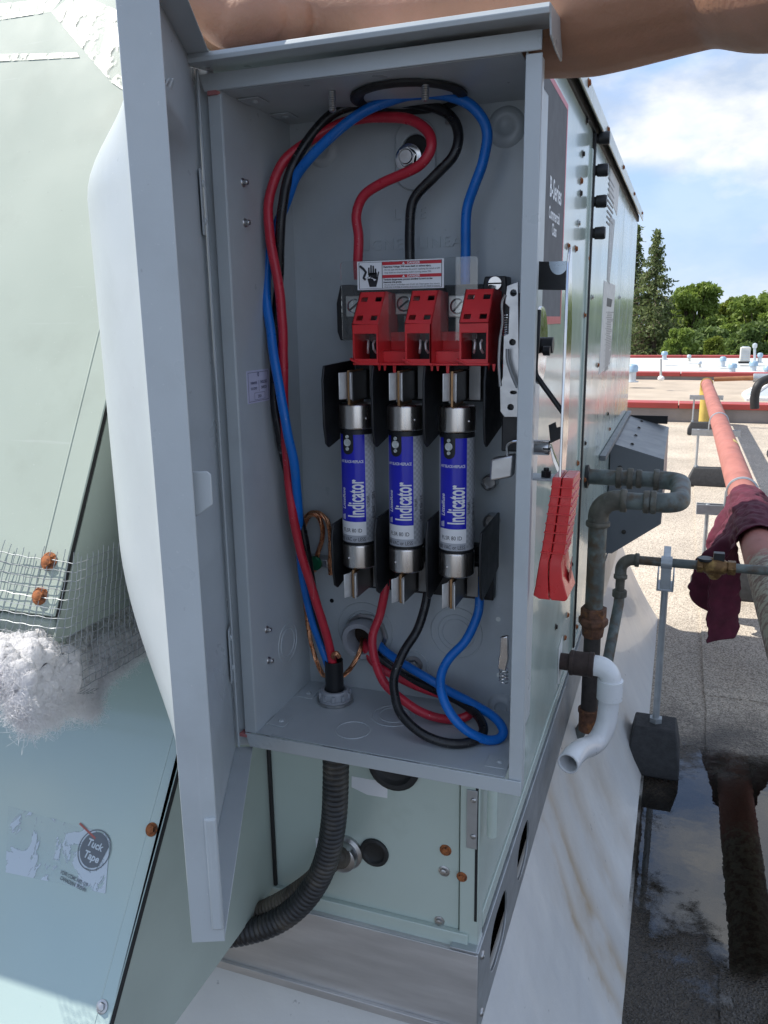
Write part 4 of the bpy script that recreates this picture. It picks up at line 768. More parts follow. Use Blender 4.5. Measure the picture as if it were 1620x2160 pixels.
# red arc shield: three hoods joined by channels
YP = .640; red = None; pods = ((743, 797, 761, 818), (854, 910, 867, 929), (969, 1030, 985, 1050))
zl, zm, zt = at(770, 767, Y=YP).z, at(770, 684, Y=YP).z, at(790, 616, Y=.6605).z
for k, (a0, a1, b0, b1) in enumerate(pods):
    x0, x1 = at(a0, 690, Y=YP).x, at(a1, 690, Y=YP).x; w = x1 - x0; m = MB(); h = zm - zl
    m.plate([(x0, zl), (x0 + w * .02, zl), (x0 + w * .02, zl), (x1, zl), (x1, zm), (x0, zm)][0:1] + [(x1, zl), (x1, zm), (x0, zm)], [[(x0 + w * .07, zl + h * .12), (x1 - w * .07, zl + h * .12), (x1 - w * .07, zl + h * .76), (x0 + w * .07, zl + h * .76)]], (0, YP, 0), (1, 0, 0), (0, 0, 1), -.0018)
    sl_ = V((0, .0205, zt - zm)); sll = sl_.length; sq = .0058
    holes = [[(x0 + w * fx - .0029, sll * fy - .0026), (x0 + w * fx + .0029, sll * fy - .0026), (x0 + w * fx + .0029, sll * fy + .0026), (x0 + w * fx - .0029, sll * fy + .0026)] for fx in (.22, .78) for fy in (.20, .78)]
    m.plate([(x0, 0), (x1, 0), (x1, sll), (x0, sll)], holes, (0, YP, zm), (1, 0, 0), sl_.normalized(), -.0016)
    for x in (x0, x1 - .0016): m.prism([(x, YP, zl), (x, YP, zm), (x, YP + .0205, zt), (x, .690, zt - .001), (x, .690, zl)], (.0016, 0, 0))
    m.box(x0, x1, YP, .690, zl - .0012, zl)
    m.prism([(x0 - .002, YP - .0022, zl + .003), (x0 + .006, YP - .0022, zl - .0012), (x1 - .001, YP - .0022, zl - .0012), (x1 + .0015, YP - .0022, zl - .0012), (x1 + .0015, YP - .0022, zl + .0006), (x0 + .006, YP - .0022, zl + .0006), (x0 - .002, YP - .0022, zl + .0046)], (0, .012, 0))
    for x, dz in ((x1 - .001, .006), (x1 + .004, .006), (x1 + .0125, .014)):
        if k < 2 or dz < .01 or True: m.prism([(x - .0016, YP + .004, zl), (x + .0016, YP + .004, zl), (x + .0008, YP + .004, zl - dz), (x - .0006, YP + .004, zl - dz)], (0, .0015, 0))
    if k < 2:
        xn = at(pods[k + 1][0], 690, Y=YP).x
        m.box(x1, xn, .672, .6735, zl, zl + h * .78); m.box(x1, xn, YP + .012, .672, zl + h * .28, zl + h * .30); m.box(x1, xn, YP, .690, zl - .0012, zl + .0002); m.box(x1 + .0, xn, YP + .012, YP + .0135, zl, zl + h * .30)
    pod = m.build('arc_hood', REDP, D, bevel=.0004)
    m = MB(); cx = (x0 + x1) / 2
    for s in (-1, 1): m.tube([(cx + s * .0030 + .001, .652, zl + h * .58), (cx + s * .0022 + .001, .650, zl + h * .50), (cx + s * .0026 + .001, .650, zl + h * .36), (cx + s * .0038 + .001, .653, zl + h * .26)], .0010, 8)
    m.build('contact_jaw', TINNED, pod)
    MB().box(x0 + .0022, x1 - .0022, .674, .688, zl + .002, zt - .006).build('dark_chamber', BLACKP, pod)
# clear shield with its warning label
CLEAR = bpy.data.materials.new('clear polycarbonate'); CLEAR.use_nodes = True; t = CLEAR.node_tree; t.nodes.clear(); n = t.nodes.new; l = t.links.new
o_ = n('ShaderNodeOutputMaterial'); mx = n('ShaderNodeMixShader'); tr = n('ShaderNodeBsdfTransparent'); tr.inputs[0].default_value = (.95, .96, .96, 1); gl = n('ShaderNodeBsdfGlossy'); gl.inputs['Roughness'].default_value = .03; fr = n('ShaderNodeFresnel'); fr.inputs[0].default_value = 1.58
ad_ = n('ShaderNodeMath'); ad_.operation = 'ADD'; l(fr.outputs[0], ad_.inputs[0]); ad_.inputs[1].default_value = .03; l(ad_.outputs[0], mx.inputs[0]); l(tr.outputs[0], mx.inputs[1]); l(gl.outputs[0], mx.inputs[2]); l(mx.outputs[0], o_.inputs[0])
YS = .6660; q = [at(*p, Y=YS) for p in ((718, 552), (1008, 544), (1006, 716), (720, 720))]; xa, xb, z0, z1 = q[0].x, q[1].x, q[3].z, q[0].z
m = MB(); m.plate(rrect(xa, xb, z0, z1, .003), [rrect((xa + xb) / 2 + d - .002, (xa + xb) / 2 + d + .002, z0 + .006, z0 + .028, .0018) for d in (-.022, .024)], (0, YS, 0), (1, 0, 0), (0, 0, 1), -.0010); sh = m.build('clear_shield', CLEAR, D, smooth=0)
c0, c1 = at(753, 551, Y=YS - .002), at(936, 607, Y=YS - .002); x0, x1, z1, z0 = c0.x, c1.x, c0.z - .0005, c1.z
W_, H_ = x1 - x0, z1 - z0; yl = YS - .0016; MB().box(x0, x1, yl - .0003, yl, z0, z1).build('warning_label', WHITE, sh)
k1 = MB(); yk = yl - .00035
def fx(u): return x0 + W_ * u
def fz(v): return z0 + H_ * v
def rect(mb, u0, u1, v0, v1, dy=0): mb.box(fx(u0), fx(u1), yk - dy - .0001, yk - dy, fz(v0), fz(v1))
for r in ((.02, .98, .035, .045), (.02, .98, .955, .965), (.02, .026, .035, .965), (.974, .98, .035, .965), (.293, .299, .045, .955)): rect(k1, *r)
kr = MB(); rect(kr, .30, .973, .845, .952); rect(kr, .30, .973, .395, .505)
kw = MB()
for v in (.862, .412): put_text(kw, '⚠ DANGER' if False else 'DANGER', H_ * .085, (fx(.66), yk - .0003, fz(v)), (1, 0, 0), (0, 0, 1), bold=.02)
for v in (.862, .412): kw.poly(*[V((fx(.545) + a * W_, yk - .0003, fz(v) + b * H_)) for a, b in ((-.016, 0), (.016, 0), (0, .085))])
for body, v, bo, h in (('Hazardous Voltage. Will cause death or serious injury.', .755, .03, .062), ('- Do not open this shield unless the power supplying this switch is OFF', .655, 0, .058), ('- Snap shield to closed position before turning power ON.', .555, 0, .058), ('Tensions dangereuses pouvant entraîner la mort ou des', .315, .03, .062), ('blessures très graves.', .225, .03, .062), ('- Ne pas enlever ce blindage avant d\'avoir mis l\'interrupteur hors tension.', .135, 0, .056), ('- Enclencher le blindage en position de fermeture avant de rétablir le courant.', .060, 0, .056)):
    vs, _ = text2d(body, H_ * h, 1, bo, 'LEFT'); wd = max(v_[0] for v_ in vs); put_text(k1, body, H_ * h, (fx(.31), yk - .0003, fz(v)), (1, 0, 0), (0, 0, 1), bold=bo, align='LEFT', xs=min(1, W_ * .65 / wd) if wd > W_ * .6 else .95)
# hand and lightning pictogram
def pg(pts): k1.poly(*[V((fx(u), yk - .0002, fz(v))) for u, v in pts])
pg([(.135, .42), (.235, .42), (.235, .60), (.135, .60)][::1]); pg([(.145, .10), (.225, .10), (.245, .34), (.125, .34)]); pg([(.125, .33), (.245, .33), (.250, .45), (.120, .45)])
for u, v in ((.140, .78), (.166, .86), (.192, .84), (.218, .74)): pg([(u - .010, .52), (u + .010, .52), (u + .009, v), (u - .009, v)])
pg([(.240, .42), (.252, .47), (.262, .62), (.250, .64), (.238, .50)])
k1.tube([V((fx(u), yk - .0002, fz(v))) for u, v in ((.035, .84), (.075, .74), (.105, .62), (.085, .50), (.075, .42), (.10, .36))], .0011, 5)
k2 = MB(); 
for sgm in (((.10, .40), (.165, .46), (.155, .40)), ((.155, .42), (.20, .37), (.19, .42)), ((.19, .40), (.232, .35), (.205, .30))): k2.poly(*[V((fx(u), yk - .0012, fz(v))) for u, v in sgm])
lab = [o for o in sh.children][0]
k1.build('black_print', INKB, lab, smooth=0, fix=False); kr.build('red_band', INKR, lab); kw.build('white_lettering', INKW, lab, smooth=0, fix=False); k2.build('bolt_symbol', INKW, lab, smooth=0, fix=False)

# fuse holders: black barriers and tinned clips top and bottom
def barrier(x, z0, z1, yf, rnd, name='barrier'):
    m = MB(); n = 6; pts = [(yf + .004, z1), (yf, z1 - .012)] + [(yf + .0005, z0 + .02)] + [(yf + .004 + .0, z0 + .004), (yf + .010, z0), (.700, z0 + .010), (.7085, z0 + .012), (.7085, z1 + .002)]
    m.prism([(x - .0011, y, z) for y, z in pts], (.0022, 0, 0)); return m.build(name, BLACKP, D, bevel=.0008)
for px in (681, 784, 893, 1021):
    x = at(px, 860, Y=.6345).x; barrier(x, at(px, 945, Y=.64).z, at(px, 772, Y=.634).z, .6345, 1)
for px, y0_, y1_ in ((701, 1130, 1243), (791, 1120, 1256), (899, 1125, 1268), (1012, 1150, 1272)):
    x = at(px, 1200, Y=.6360).x; barrier(x, at(px, y1_, Y=.640).z, at(px, y0_, Y=.636).z + .010, .6360, 1)
for fx_ in FX:
    for zt_, zb2, hc in ((-.0400, -.0655, 1), (-.2190, -.2440, -1)):
        m = MB(); m.box(fx_ - .0125, fx_ + .0170, .690, .7085, min(zb2, zt_) - .004, max(zb2, zt_) + .004); m.build('clip_base', BLACKP, D, bevel=.001)
        m = MB()
        for s in (-1, 1):
            m.prism([(fx_ + s * .0018, .640, zt_ - .002), (fx_ + s * .0052, .6345, zt_ - .002), (fx_ + s * .0060, .6350, zt_ - .002), (fx_ + s * .0032, .6415, zt_ - .002), (fx_ + s * .0032, .6450, zt_ - .002), (fx_ + s * .0018, .6450, zt_ - .002)], (0, 0, zb2 - zt_ + .003))
        cl = m.build('fuse_clip', TINNED, D, bevel=.0004)
        for s in (-1, 1): MB().box(fx_ + s * .0025 - .0006, fx_ + s * .0025 + .0006, .6452, .690, zb2 - .001, zt_ - .002).build('clip_arm', M('dark and shaded clip steel', (.22, .22, .22), .35, metal=.9, var=.1), cl)  # jaw sides: their shade is put into a darker steel colour
        m = MB(); m.box(fx_ + .0045, fx_ + .0150, .681, .682, zb2 - .002, zt_ + .002); m.build('clip_spring', M('dark and shaded clip steel', (.22, .22, .22), .35, metal=.9, var=.1), cl, bevel=.0004)
# operating mechanism on the right
m = MB(); c = lambda px, py: (lambda p: (p.x, p.z))(at(px, py, Y=.640))
m.plate([c(1069, 603), c(1093, 594), c(1096, 880), c(1064, 880), (c(1055, 868)[0], c(1055, 868)[1]), c(1054, 815), c(1060, 795), c(1062, 708), c(1072, 704), c(1074, 648), c(1065, 640)], [circ(*c(1083, 618), .0024, 14), circ(*c(1081, 722), .0024, 14), circ(*c(1077, 859), .0024, 14), circ(*c(1083, 828), .0026, 14, .0013)], (0, .640, 0), (1, 0, 0), (0, 0, 1), -.0022)
mech = m.build('mechanism_plate', ZINC, D, bevel=.0004)
MB().box(-.134, -.119, .645, .7085, -.105, .02).build('mechanism_housing', BLACKP, D, bevel=.001)
def spring(p0, p1, r, turns, wire, name):
    p0, p1 = V(p0), V(p1); u, v, w = frame(p1 - p0); n = turns * 12
    MB().tube([p0.lerp(p1, i / n) + (u * math.cos(2 * PI * i / 12) + v * math.sin(2 * PI * i / 12)) * r for i in range(n + 1)], wire, 6).build(name, STEEL, mech)
spring(at(1070, 662, Y=.648), at(1068, 708, Y=.648), .0030, 9, .0006, 'spring'); spring(at(1079, 880, Y=.650), at(1072, 925, Y=.650), .0036, 9, .0006, 'spring')
MB().tube(spline([at(*p, Y=.639) for p in ((1066, 622), (1059, 640), (1060, 680), (1054, 720), (1052, 770), (1055, 815))], 6), .0011, 8).build('link_rod', STEEL, mech)
MB().tube(spline([at(*p, Y=.634) for p in ((1070, 736), (1071, 760), (1080, 790), (1092, 818))], 6), .0014, 8).build('trip_lever', ZINC, mech)
m = MB(); m.prism([at(*p, Y=.628) for p in ((1035, 969), (1083, 960), (1080, 1007), (1032, 1016))], (0, .012, 0)); m.build('interlock_foot', ZINC, mech, bevel=.0016, seg=3)
MB().tube(spline([at(*p, Y=.634) for p in ((1070, 962), (1070, 940), (1080, 932), (1092, 930))], 6), .0012, 8).build('interlock_rod', STEEL, mech)

# ---- handle on the right hand side
HD = D
MB().prism([at(*p, Y=.652) for p in ((1132, 551), (1195, 553), (1193, 612), (1130, 611))], (0, .0016, 0)).build('lock_bracket', BLACKP, HD, bevel=.0004)
a = MB(); c = at(1179, 551, Y=.6518); a.poly(*[c + V((.0075 * math.cos(t), 0, .0100 * math.sin(t))) for t in [PI + PI * i / 14 for i in range(15)]]); MBx = a.build('bracket_notch', M('steel with painted sky glint', (.55, .62, .68), .25, metal=.6), HD, smooth=0, fix=False)  # notch patch with the blue sky glint put into its colour
xl = -.0835
a = MB(); zt_ = at(1207, 520, Y=.625).z; zb2 = at(1192, 1012, Y=.625).z
a.prism([(xl, .619, zt_ - .012), (xl, .626, zt_ - .001), (xl, .629, zt_), (xl, .633, zt_ - .006), (xl, .648, zt_ - .055), (xl, .650, zb2 + .03), (xl, .640, zb2 - .006), (xl, .620, zb2 - .006)], (.0022, 0, 0))
lev = a.build('handle_lever', STEEL, HD, bevel=.0005)
a = MB(); c = at(1150, 728, Y=.672); a.lathe((-.1105, .668, c.z), (1, 0, 0), [(0, 0), (.0305, 0), (.0312, .0015), (.0305, .0032), (.027, .0034), (0, .0034)], 40); dsk = a.build('handle_disc', STEEL, HD)
a = MB(); a.cyl((-.1071, .668, c.z), (-.098, .668, c.z), .0065, 18); a.cyl((-.1045, .659, c.z - .004), (-.099, .659, c.z - .004), .004, 10); a.build('disc_stop', BLACKP, dsk)
MB().tube(spline([V((-.1068, .645, c.z + .027)), V((-.1058, .636, c.z + .006)), V((-.1062, .634, c.z - .018)), V((-.1020, .633, c.z - .026)), V((-.0935, .632, c.z - .037)), V((xl, .632, c.z - .050))], 8), .0021, 10).build('bent_rod', BLACKP, HD)
sh0 = at(1118, 943, Y=.640); a = MB(); a.cyl((BX1, .640, sh0.z), (-.0935, .640, sh0.z), .0060, 22, ch=.001); a.build('shaft', STEEL, HD)
MB().box(-.0985, -.0930, .6335, .6365, sh0.z - .0006, sh0.z + .0006).build('shaft_slot', HOLE, HD)
a = MB(); a.prism([at(*p, Y=.640) for p in ((1157, 897), (1172, 890), (1174, 902), (1184, 900), (1183, 925), (1161, 935))], (0, .0012, 0)); a.build('guard_tab', BLACKP, HD)
a = MB(); a.prism([at(*p, Y=.639) for p in ((1161, 936), (1170, 962), (1186, 1000), (1178, 1004), (1166, 975), (1158, 938))], (0, .005, 0)); a.build('guard_strip', STEEL, HD, bevel=.0004)
z = at(1150, 1009, Y=.635).z; MB().box(BX1, -.0835, .628, .652, z - .0008, z + .0008).build('pivot_bracket', GREY, HD, bevel=.0003)
a = MB(); a.hexp((-.0955, .636, z + .001), (-.0955, .636, z + .006), .0042); a.cyl((-.0955, .636, z + .006), (-.0955, .636, z + .0085), .0022, 10); a.build('pivot_bolt', BLACKP, HD, bevel=.0003)
# red grip: two moulded halves, stepped ribs, flared foot with an opening
def grip():
    rows = [(1007, 1168, 1205, .030), (1028, 1166, 1202, .036), (1048, 1163, 1200, .037), (1066, 1160, 1198, .037), (1085, 1157, 1195, .036), (1105, 1154, 1193, .035), (1124, 1151, 1190, .034), (1144, 1148, 1188, .033), (1166, 1144, 1184, .033), (1185, 1140, 1178, .034), (1215, 1135, 1181, .036), (1240, 1131, 1188, .037), (1256, 1127, 1193, .036), (1264, 1140, 1187, .030)]
    return rows
rows = grip(); YG = .617
for half in (0, 1):
    m = MB(); ring = []
    for i, (py, xa_, xb_, dp) in enumerate(rows):
        p0, p1 = at(xa_, py, Y=YG), at(xb_, py, Y=YG); mid = p0.lerp(p1, .47)
        q0, q1 = (p0, mid - V((.0004, 0, 0))) if half == 0 else (mid + V((.0004, 0, 0)), p1)
        step = .0009 if (2 <= i <= 8 and i % 2 == 0) else 0
        dp *= 1.15; q0 = q0 - V((.0010 * (half == 0), 0, 0)); q1 = q1 + V((.0018 * half, 0, 0)); ring.append([V((q0.x, YG + step, p0.z)), V((q1.x, YG + step, p0.z)), V((q1.x + (.001 if half else 0), YG + dp, p0.z)), V((q0.x, YG + dp, p0.z))])
    vs = [p for r in ring for p in r]; n = len(ring)
    m.add(vs, [(i * 4 + k, i * 4 + (k + 1) % 4, (i + 1) * 4 + (k + 1) % 4, (i + 1) * 4 + k) for i in range(n - 1) for k in range(4)] + [(3, 2, 1, 0), tuple((n - 1) * 4 + k for k in range(4))])
    gr = m.build('grip_half', REDG, HD, bevel=.0008, seg=2, smooth=28)
for i in range(1, 9):
    py, xa_, xb_, dp = rows[i]; p0, p1 = at(xa_, py, Y=YG), at(xb_, py, Y=YG)
    MB().box(p0.x - .0014, p1.x + .0034, YG - .0007, YG + dp * 1.11, p0.z - .0002, p0.z + .0009 ).build('grip_rib', REDG, HD, bevel=.0002)
p0 = at(1190, 1215, Y=YG + .02) + V((.0018, 0, 0)); MB().prism([(p0.x + .0022, YG + .016, p0.z + .002), (p0.x + .0022, YG + .034, p0.z + .013), (p0.x + .0022, YG + .032, p0.z - .016), (p0.x + .0022, YG + .020, p0.z - .012)], (.0003, 0, 0)).build('grip_opening', M('deep red recess', (.30, .008, .01), .5), HD)

# ================================================================== three cartridge fuses
SILV2 = M('silver check dark', (.44, .46, .49), .42, metal=.2, var=.05, vs=60); GBAND = M('grey print band', (.42, .44, .48), .45)
CLRW = M('indicator lens', (.55, .58, .56), .12, var=.15, vs=200, coat=1)
def fuse(x, tilt, label):
    R = .0152; yc = .6605; o = thing('cartridge_fuse', (x, yc, -.245), label, 'fuse', 'fuses in the disconnect switch'); rr = random.Random(int(-x * 1e4))
    def cp(ang, z, r): t = math.radians(ang + tilt); return V((x + r * math.sin(t), yc - r * math.cos(t), z))
    a = MB(); a.lathe((x, yc, -.196), (0, 0, 1), [(R * .99, 0), (R * .99, .104)], 40); a.build('barrel', BLACKP, o)
    for z0, h, rz in ((-.0920, .0222, 1), (-.2185, .0225, -1)):
        zz = [(0, 0), (R * .94, 0), (R * 1.03, .0012), (R * 1.035, .002), (R * 1.035, h - .002), (R * 1.03, h - .0012), (R * .94, h), (0, h)]; a = MB(); a.lathe((x, yc, z0), (0, 0, 1), zz, 44); cap = a.build('end_cap', NICKEL, o, smooth=50)
        a = MB(); p = cp(52 if rz > 0 else -18, z0 + h * .45, R * 1.035); a.ell(p, (.0011, .0011, .0011), 10, 8); a.build('crimp_dimple', STEEL, cap)
    a = MB(); a.box(x - .0011, x + .0011, .6425, .6760, -.0698, -.0405); a.build('blade', BLADE, o, bevel=.0003)
    a = MB(); a.box(x - .0011, x + .0011, .6425, .6760, -.2452, -.2187); a.build('blade', BLADE, o, bevel=.0003)
    def patch(mb, a0, a1, z0, z1, r, n=None):
        n = n or max(2, int(abs(a1 - a0) / 6)); vs = [cp(a0 + (a1 - a0) * i / n, z, r) for z in (z0, z1) for i in range(n + 1)]; mb.add(vs, [(i, i + 1, n + 2 + i, n + 1 + i) for i in range(n)])
    zt, zb2 = -.0960, -.1935; L_ = MB(); patch(L_, -180, 180, zb2, zt, R * 1.004); lab = L_.build('label', SILV, o)
    m = MB(); patch(m, -52, 46, -.1742, zt, R * 1.012); m.build('blue_field', INKBL, lab)
    m = MB(); patch(m, -52, 46, -.1868, -.1743, R * 1.012); m.build('white_field', WHITE, lab)
    m = MB(); patch(m, -52, 46, zb2, -.1869, R * 1.010); m.build('grey_field', GBAND, lab)
    m = MB(); st = 9.0; hz = st * PI / 180 * R
    for i in range(12):
        for j in range(int((zt - zb2) / hz)):
            if (i + j) % 2: patch(m, 47 + i * st, 47 + (i + 1) * st, zt - (j + 1) * hz, zt - j * hz, R * 1.009, 2)
    m.build('checker_print', SILV2, lab)
    # window
    m = MB(); w0, w1 = -34, 8; ww = [(w0, zt), (w1, zt)] + [((w0 + w1) / 2 + 21 * math.cos(t), -.1090 - .0045 * math.sin(t)) for t in [PI * i / 10 for i in range(11)]]
    cmid = (w0 + w1) / 2
    nseg = 12
    for i in range(nseg):
        b0, b1 = w0 + 42 * i / nseg, w0 + 42 * (i + 1) / nseg; f = lambda b: -.1085 - .0050 * math.sqrt(max(0, 1 - ((b - cmid) / 21) ** 2)); v = [cp(b0, zt + .0004, R * 1.02), cp(b0, f(b0), R * 1.02), cp(b1, f(b1), R * 1.02), cp(b1, zt + .0004, R * 1.02)]; m.add(v, [(0, 1, 2, 3)])
    win = m.build('indicator_window', BLACKP, lab)
    m = MB(); ax = cp(cmid, 0, 1) - cp(cmid, 0, 0)
    for z, r in ((-.1030, .0034), (-.0978, .0016), (-.1085, .0016)): m.lathe(cp(cmid, z, R * 1.02), ax, [(r, -.0003), (r, .0007), (r * .8, .0010), (r * .7, .0007), (0, .0007)], 20)
    m.build('lens', CLRW, lab)
    # print, wrapped round the barrel
    def horiz(ang0, z): return lambda u, v: cp(ang0 + math.degrees(u / R), z + v, R * 1.022)
    def vert(ang0, z): return lambda u, v: cp(ang0 - math.degrees(v / R), z + u, R * 1.022)
    cu = [i * .002 - .03 for i in range(31)]
    m = MB(); wrap_text(m, 'ANY BLACK=REPLACE', .0025, horiz(-3, -.1208), cu, 0, xs=.66, bold=.015)
    wrap_text(m, 'Indicator', .0150, vert(38, -.1530), cu, 1, xs=.455, bold=.022); wrap_text(m, 'Littelfuse', .0040, vert(-28, -.1535), cu, 1, xs=.95, bold=.02, shear=.2)
    for k in range(3): patch(m, -43 + k * 5, -40 + k * 5, -.1725, -.1685 + k * .0005, R * 1.02, 2)
    m.build('white_lettering', INKW, lab, smooth=0, fix=False)
    m = MB(); wrap_text(m, 'FLSR 80 ID', .0036, horiz(-4, -.1838), cu, 0, xs=.82); wrap_text(m, '600 VAC or LESS', .0036, horiz(-6, -.1920), cu, 0, xs=.72)
    wrap_text(m, '0138285', .0026, vert(60, -.156), cu, 1, xs=.85); 
    for k in range(22): patch(m, 72, 90, -.172 + k * .0011, -.172 + k * .0011 + rr.choice((.0003, .0006)), R * 1.018, 3)
    m.build('black_lettering', INKB, lab, smooth=0, fix=False)
fuse(FX[0], 0, 'leftmost blue and silver cartridge fuse, nearest the cables'); fuse(FX[1], -3, 'middle blue and silver cartridge fuse between two others'); fuse(FX[2], 1, 'rightmost blue and silver cartridge fuse, nearest the mechanism plate')

# ================================================================== cables
CR = .0043
def cable(name, pts, mat, label, group='power cables in the switch box', r=CR):
    P = spline([at(a, b, Y=y) for a, b, y in pts], 8); P = [p + V((noise.noise(p * 38), noise.noise(p * 38 + V((9, 0, 0))), noise.noise(p * 38 + V((0, 9, 0))))) * .0009 for p in P]; m = MB(); m.tube(P, [r * (1 + .02 * noise.noise(p * 90)) for p in P], 16); return tag(m.build(name, mat, None, smooth=60), label, 'cable', group)
cable('red_cable', [(757, 590, .688), (756, 545, .686), (757, 500, .686), (752, 455, .686), (766, 415, .686), (802, 388, .686), (850, 368, .684), (889, 345, .682), (909, 312, .682), (903, 278, .684), (868, 254, .688), (810, 246, .690), (750, 251, .688), (692, 274, .682), (640, 305, .674), (597, 345, .666), (572, 400, .660), (566, 460, .656), (576, 540, .654), (590, 620, .654), (597, 700, .655), (598, 800, .656), (601, 900, .657), (608, 1000, .658), (617, 1080, .660), (631, 1150, .663), (652, 1220, .667), (673, 1290, .672), (690, 1345, .677), (701, 1390, .680), (706, 1440, .684)], WRED, 'red cable looping from the left lug over and down the left side')
cable('black_cable', [(864, 600, .690), (864, 545, .690), (865, 500, .690), (868, 440, .690), (882, 408, .690), (920, 370, .690), (955, 330, .690), (967, 290, .692), (955, 253, .695), (920, 228, .698), (860, 217, .698), (790, 214, .694), (732, 226, .688), (682, 257, .680), (640, 310, .672), (606, 382, .664), (596, 440, .660), (591, 520, .6605), (587, 620, .666), (582, 700, .668), (578, 780, .664), (580, 850, .660), (590, 920, .658), (604, 985, .668), (624, 1060, .670), (640, 1130, .672), (654, 1210, .676), (668, 1290, .682), (684, 1345, .686), (700, 1390, .690), (708, 1440, .690)], WBLK, 'black cable looping from the middle lug over and down the left side')
cable('blue_cable', [(982, 600, .690), (982, 545, .690), (983, 480, .690), (986, 435, .690), (1001, 390, .688), (1020, 335, .686), (1028, 285, .684), (1013, 243, .682), (980, 213, .680), (920, 199, .678), (850, 204, .674), (780, 229, .668), (712, 276, .664), (658, 328, .664), (622, 378, .668), (598, 440, .672), (574, 510, .668), (563, 580, .664), (564, 650, .655), (574, 720, .649), (584, 790, .6455), (596, 855, .6445), (607, 915, .646), (621, 985, .652), (629, 1070, .664), (632, 1150, .674), (640, 1220, .676), (655, 1290, .680), (673, 1350, .684), (690, 1392, .684), (702, 1440, .680)], WBLU, 'blue cable looping from the right lug over and down the left side')
z4 = lambda a, b, y: (a / 2.531 + 480, b / 2.531 + 1040, y)
cable('red_cable', [z4(*p) for p in ((850, 440, .694), (842, 530, .692), (812, 650, .690), (777, 760, .684), (782, 880, .676), (832, 1000, .668), (905, 1080, .664), (995, 1150, .664), (1100, 1193, .668), (1205, 1208, .676), (1280, 1192, .682), (1298, 1155, .688), (1255, 1115, .694), (1150, 1078, .700), (1000, 1028, .702), (870, 965, .702), (785, 905, .702), (740, 830, .706), (735, 790, .722))], WRED, 'red cable from the left fuse clip looping low to the back bushing')
cable('black_cable', [z4(*p) for p in ((1070, 420, .694), (1066, 500, .692), (1050, 620, .688), (1010, 740, .680), (942, 850, .668), (897, 960, .658), (890, 1060, .648), (920, 1170, .638), (1000, 1260, .632), (1110, 1318, .631), (1230, 1340, .634), (1330, 1318, .644), (1366, 1260, .656), (1335, 1190, .672), (1250, 1120, .688), (1120, 1055, .698), (960, 985, .704), (840, 905, .706), (790, 850, .708), (760, 790, .722))], WBLK, 'black cable from the middle fuse clip looping lowest across the floor')
cable('blue_cable', [z4(*p) for p in ((1350, 440, .694), (1346, 540, .692), (1330, 660, .688), (1270, 790, .680), (1182, 890, .668), (1140, 980, .656), (1146, 1080, .646), (1192, 1180, .640), (1272, 1268, .640), (1370, 1316, .646), (1446, 1312, .654), (1472, 1268, .662), (1428, 1200, .672), (1300, 1120, .684), (1150, 1038, .692), (950, 918, .698), (850, 850, .704), (800, 800, .710), (770, 770, .722))], WBLU, 'blue cable from the right fuse clip looping wide at the right')
# black sleeve where the feeders leave through the floor
a = MB(); c = g + V((0, 0, .009)); p1 = at(704, 1392, Y=.684); a.lathe(c, (p1 - c), [(.0092, 0), (.0092, (p1 - c).length), (.0082, (p1 - c).length), (.0080, .002)], 24); tag(a.build('cable_sleeve', BLACKP, None), 'black sleeve round the cables in the floor gland', 'cable sleeve')
# bare copper ground conductors, stranded
def strand(pts, label, R=.0022, ns=7, wire=.00085, tw=70):
    P = spline([at(a, b, Y=y) for a, b, y in pts], 10); o = thing('ground_wire', P[0], label, 'wire', 'bare copper ground wires'); n = len(P)
    T_ = [(P[min(i + 1, n - 1)] - P[max(i - 1, 0)]).normalized() for i in range(n)]; u = frame(T_[0])[0]; U_ = []
    for i in range(n): u = (u - T_[i] * u.dot(T_[i])).normalized(); U_.append((u.copy(), T_[i].cross(u)))
    ln = 0; S_ = [0]
    for i in range(1, n): ln += (P[i] - P[i - 1]).length; S_.append(ln)
    for k in range(ns):
        q = []
        for i in range(n):
            a_ = S_[i] * tw * 1.6 + k * 2 * PI / (ns - 1); rr = 0 if k == ns - 1 else R * .72; q.append(P[i] + (U_[i][0] * math.cos(a_) + U_[i][1] * math.sin(a_)) * rr)
        MB().tube(q, wire, 6).build('strand', COPPER, o, smooth=60)
strand([(700, 1395, .690), (686, 1425, .694), (672, 1405, .698), (655, 1350, .702), (645, 1280, .706), (640, 1200, .706), (640, 1130, .704), (645, 1100, .704), (658, 1085, .704), (672, 1092, .705), (680, 1115, .706), (679, 1140, .707), (671, 1165, .708), (667, 1185, .708), (663, 1205, .710)], 'bare copper wire from the floor gland arching over into the green lug')
strand([(640, 1100, .708), (652, 1084, .708), (672, 1082, .708), (690, 1098, .708), (696, 1125, .709), (697, 1160, .709), (697, 1185, .709), (697, 1212, .711)], 'bare copper wire arch along the left fuse barrier', ns=6)
strand([(716, 1386, .676), (709, 1378, .674), (702, 1384, .676), (708, 1400, .684), (720, 1425, .690), (735, 1415, .694), (752, 1390, .698), (762, 1365, .704), (764, 1345, .722)], 'short bare copper wire from the floor gland into the back bushing')
o = thing('ground_lug', onb(677, 1178), 'small ground lug with a green screw on the back wall', 'lug'); c = onb(680, 1178)
a = MB(); a.box(c.x - .012, c.x + .013, .7035, YB - .0002, c.z - .0038, c.z + .0042); a.build('bar', ZINC, o, bevel=.0008)
a = MB(); a.lathe(c - V((0, .0165, 0)), (0, -1, 0), [(.0072, 0), (.0072, .0022), (.0058, .0036), (0, .0038)], 22); a.build('green_screw', M('green screw', (.0, .12, .05), .4, metal=.3, var=.2, vs=100), o)

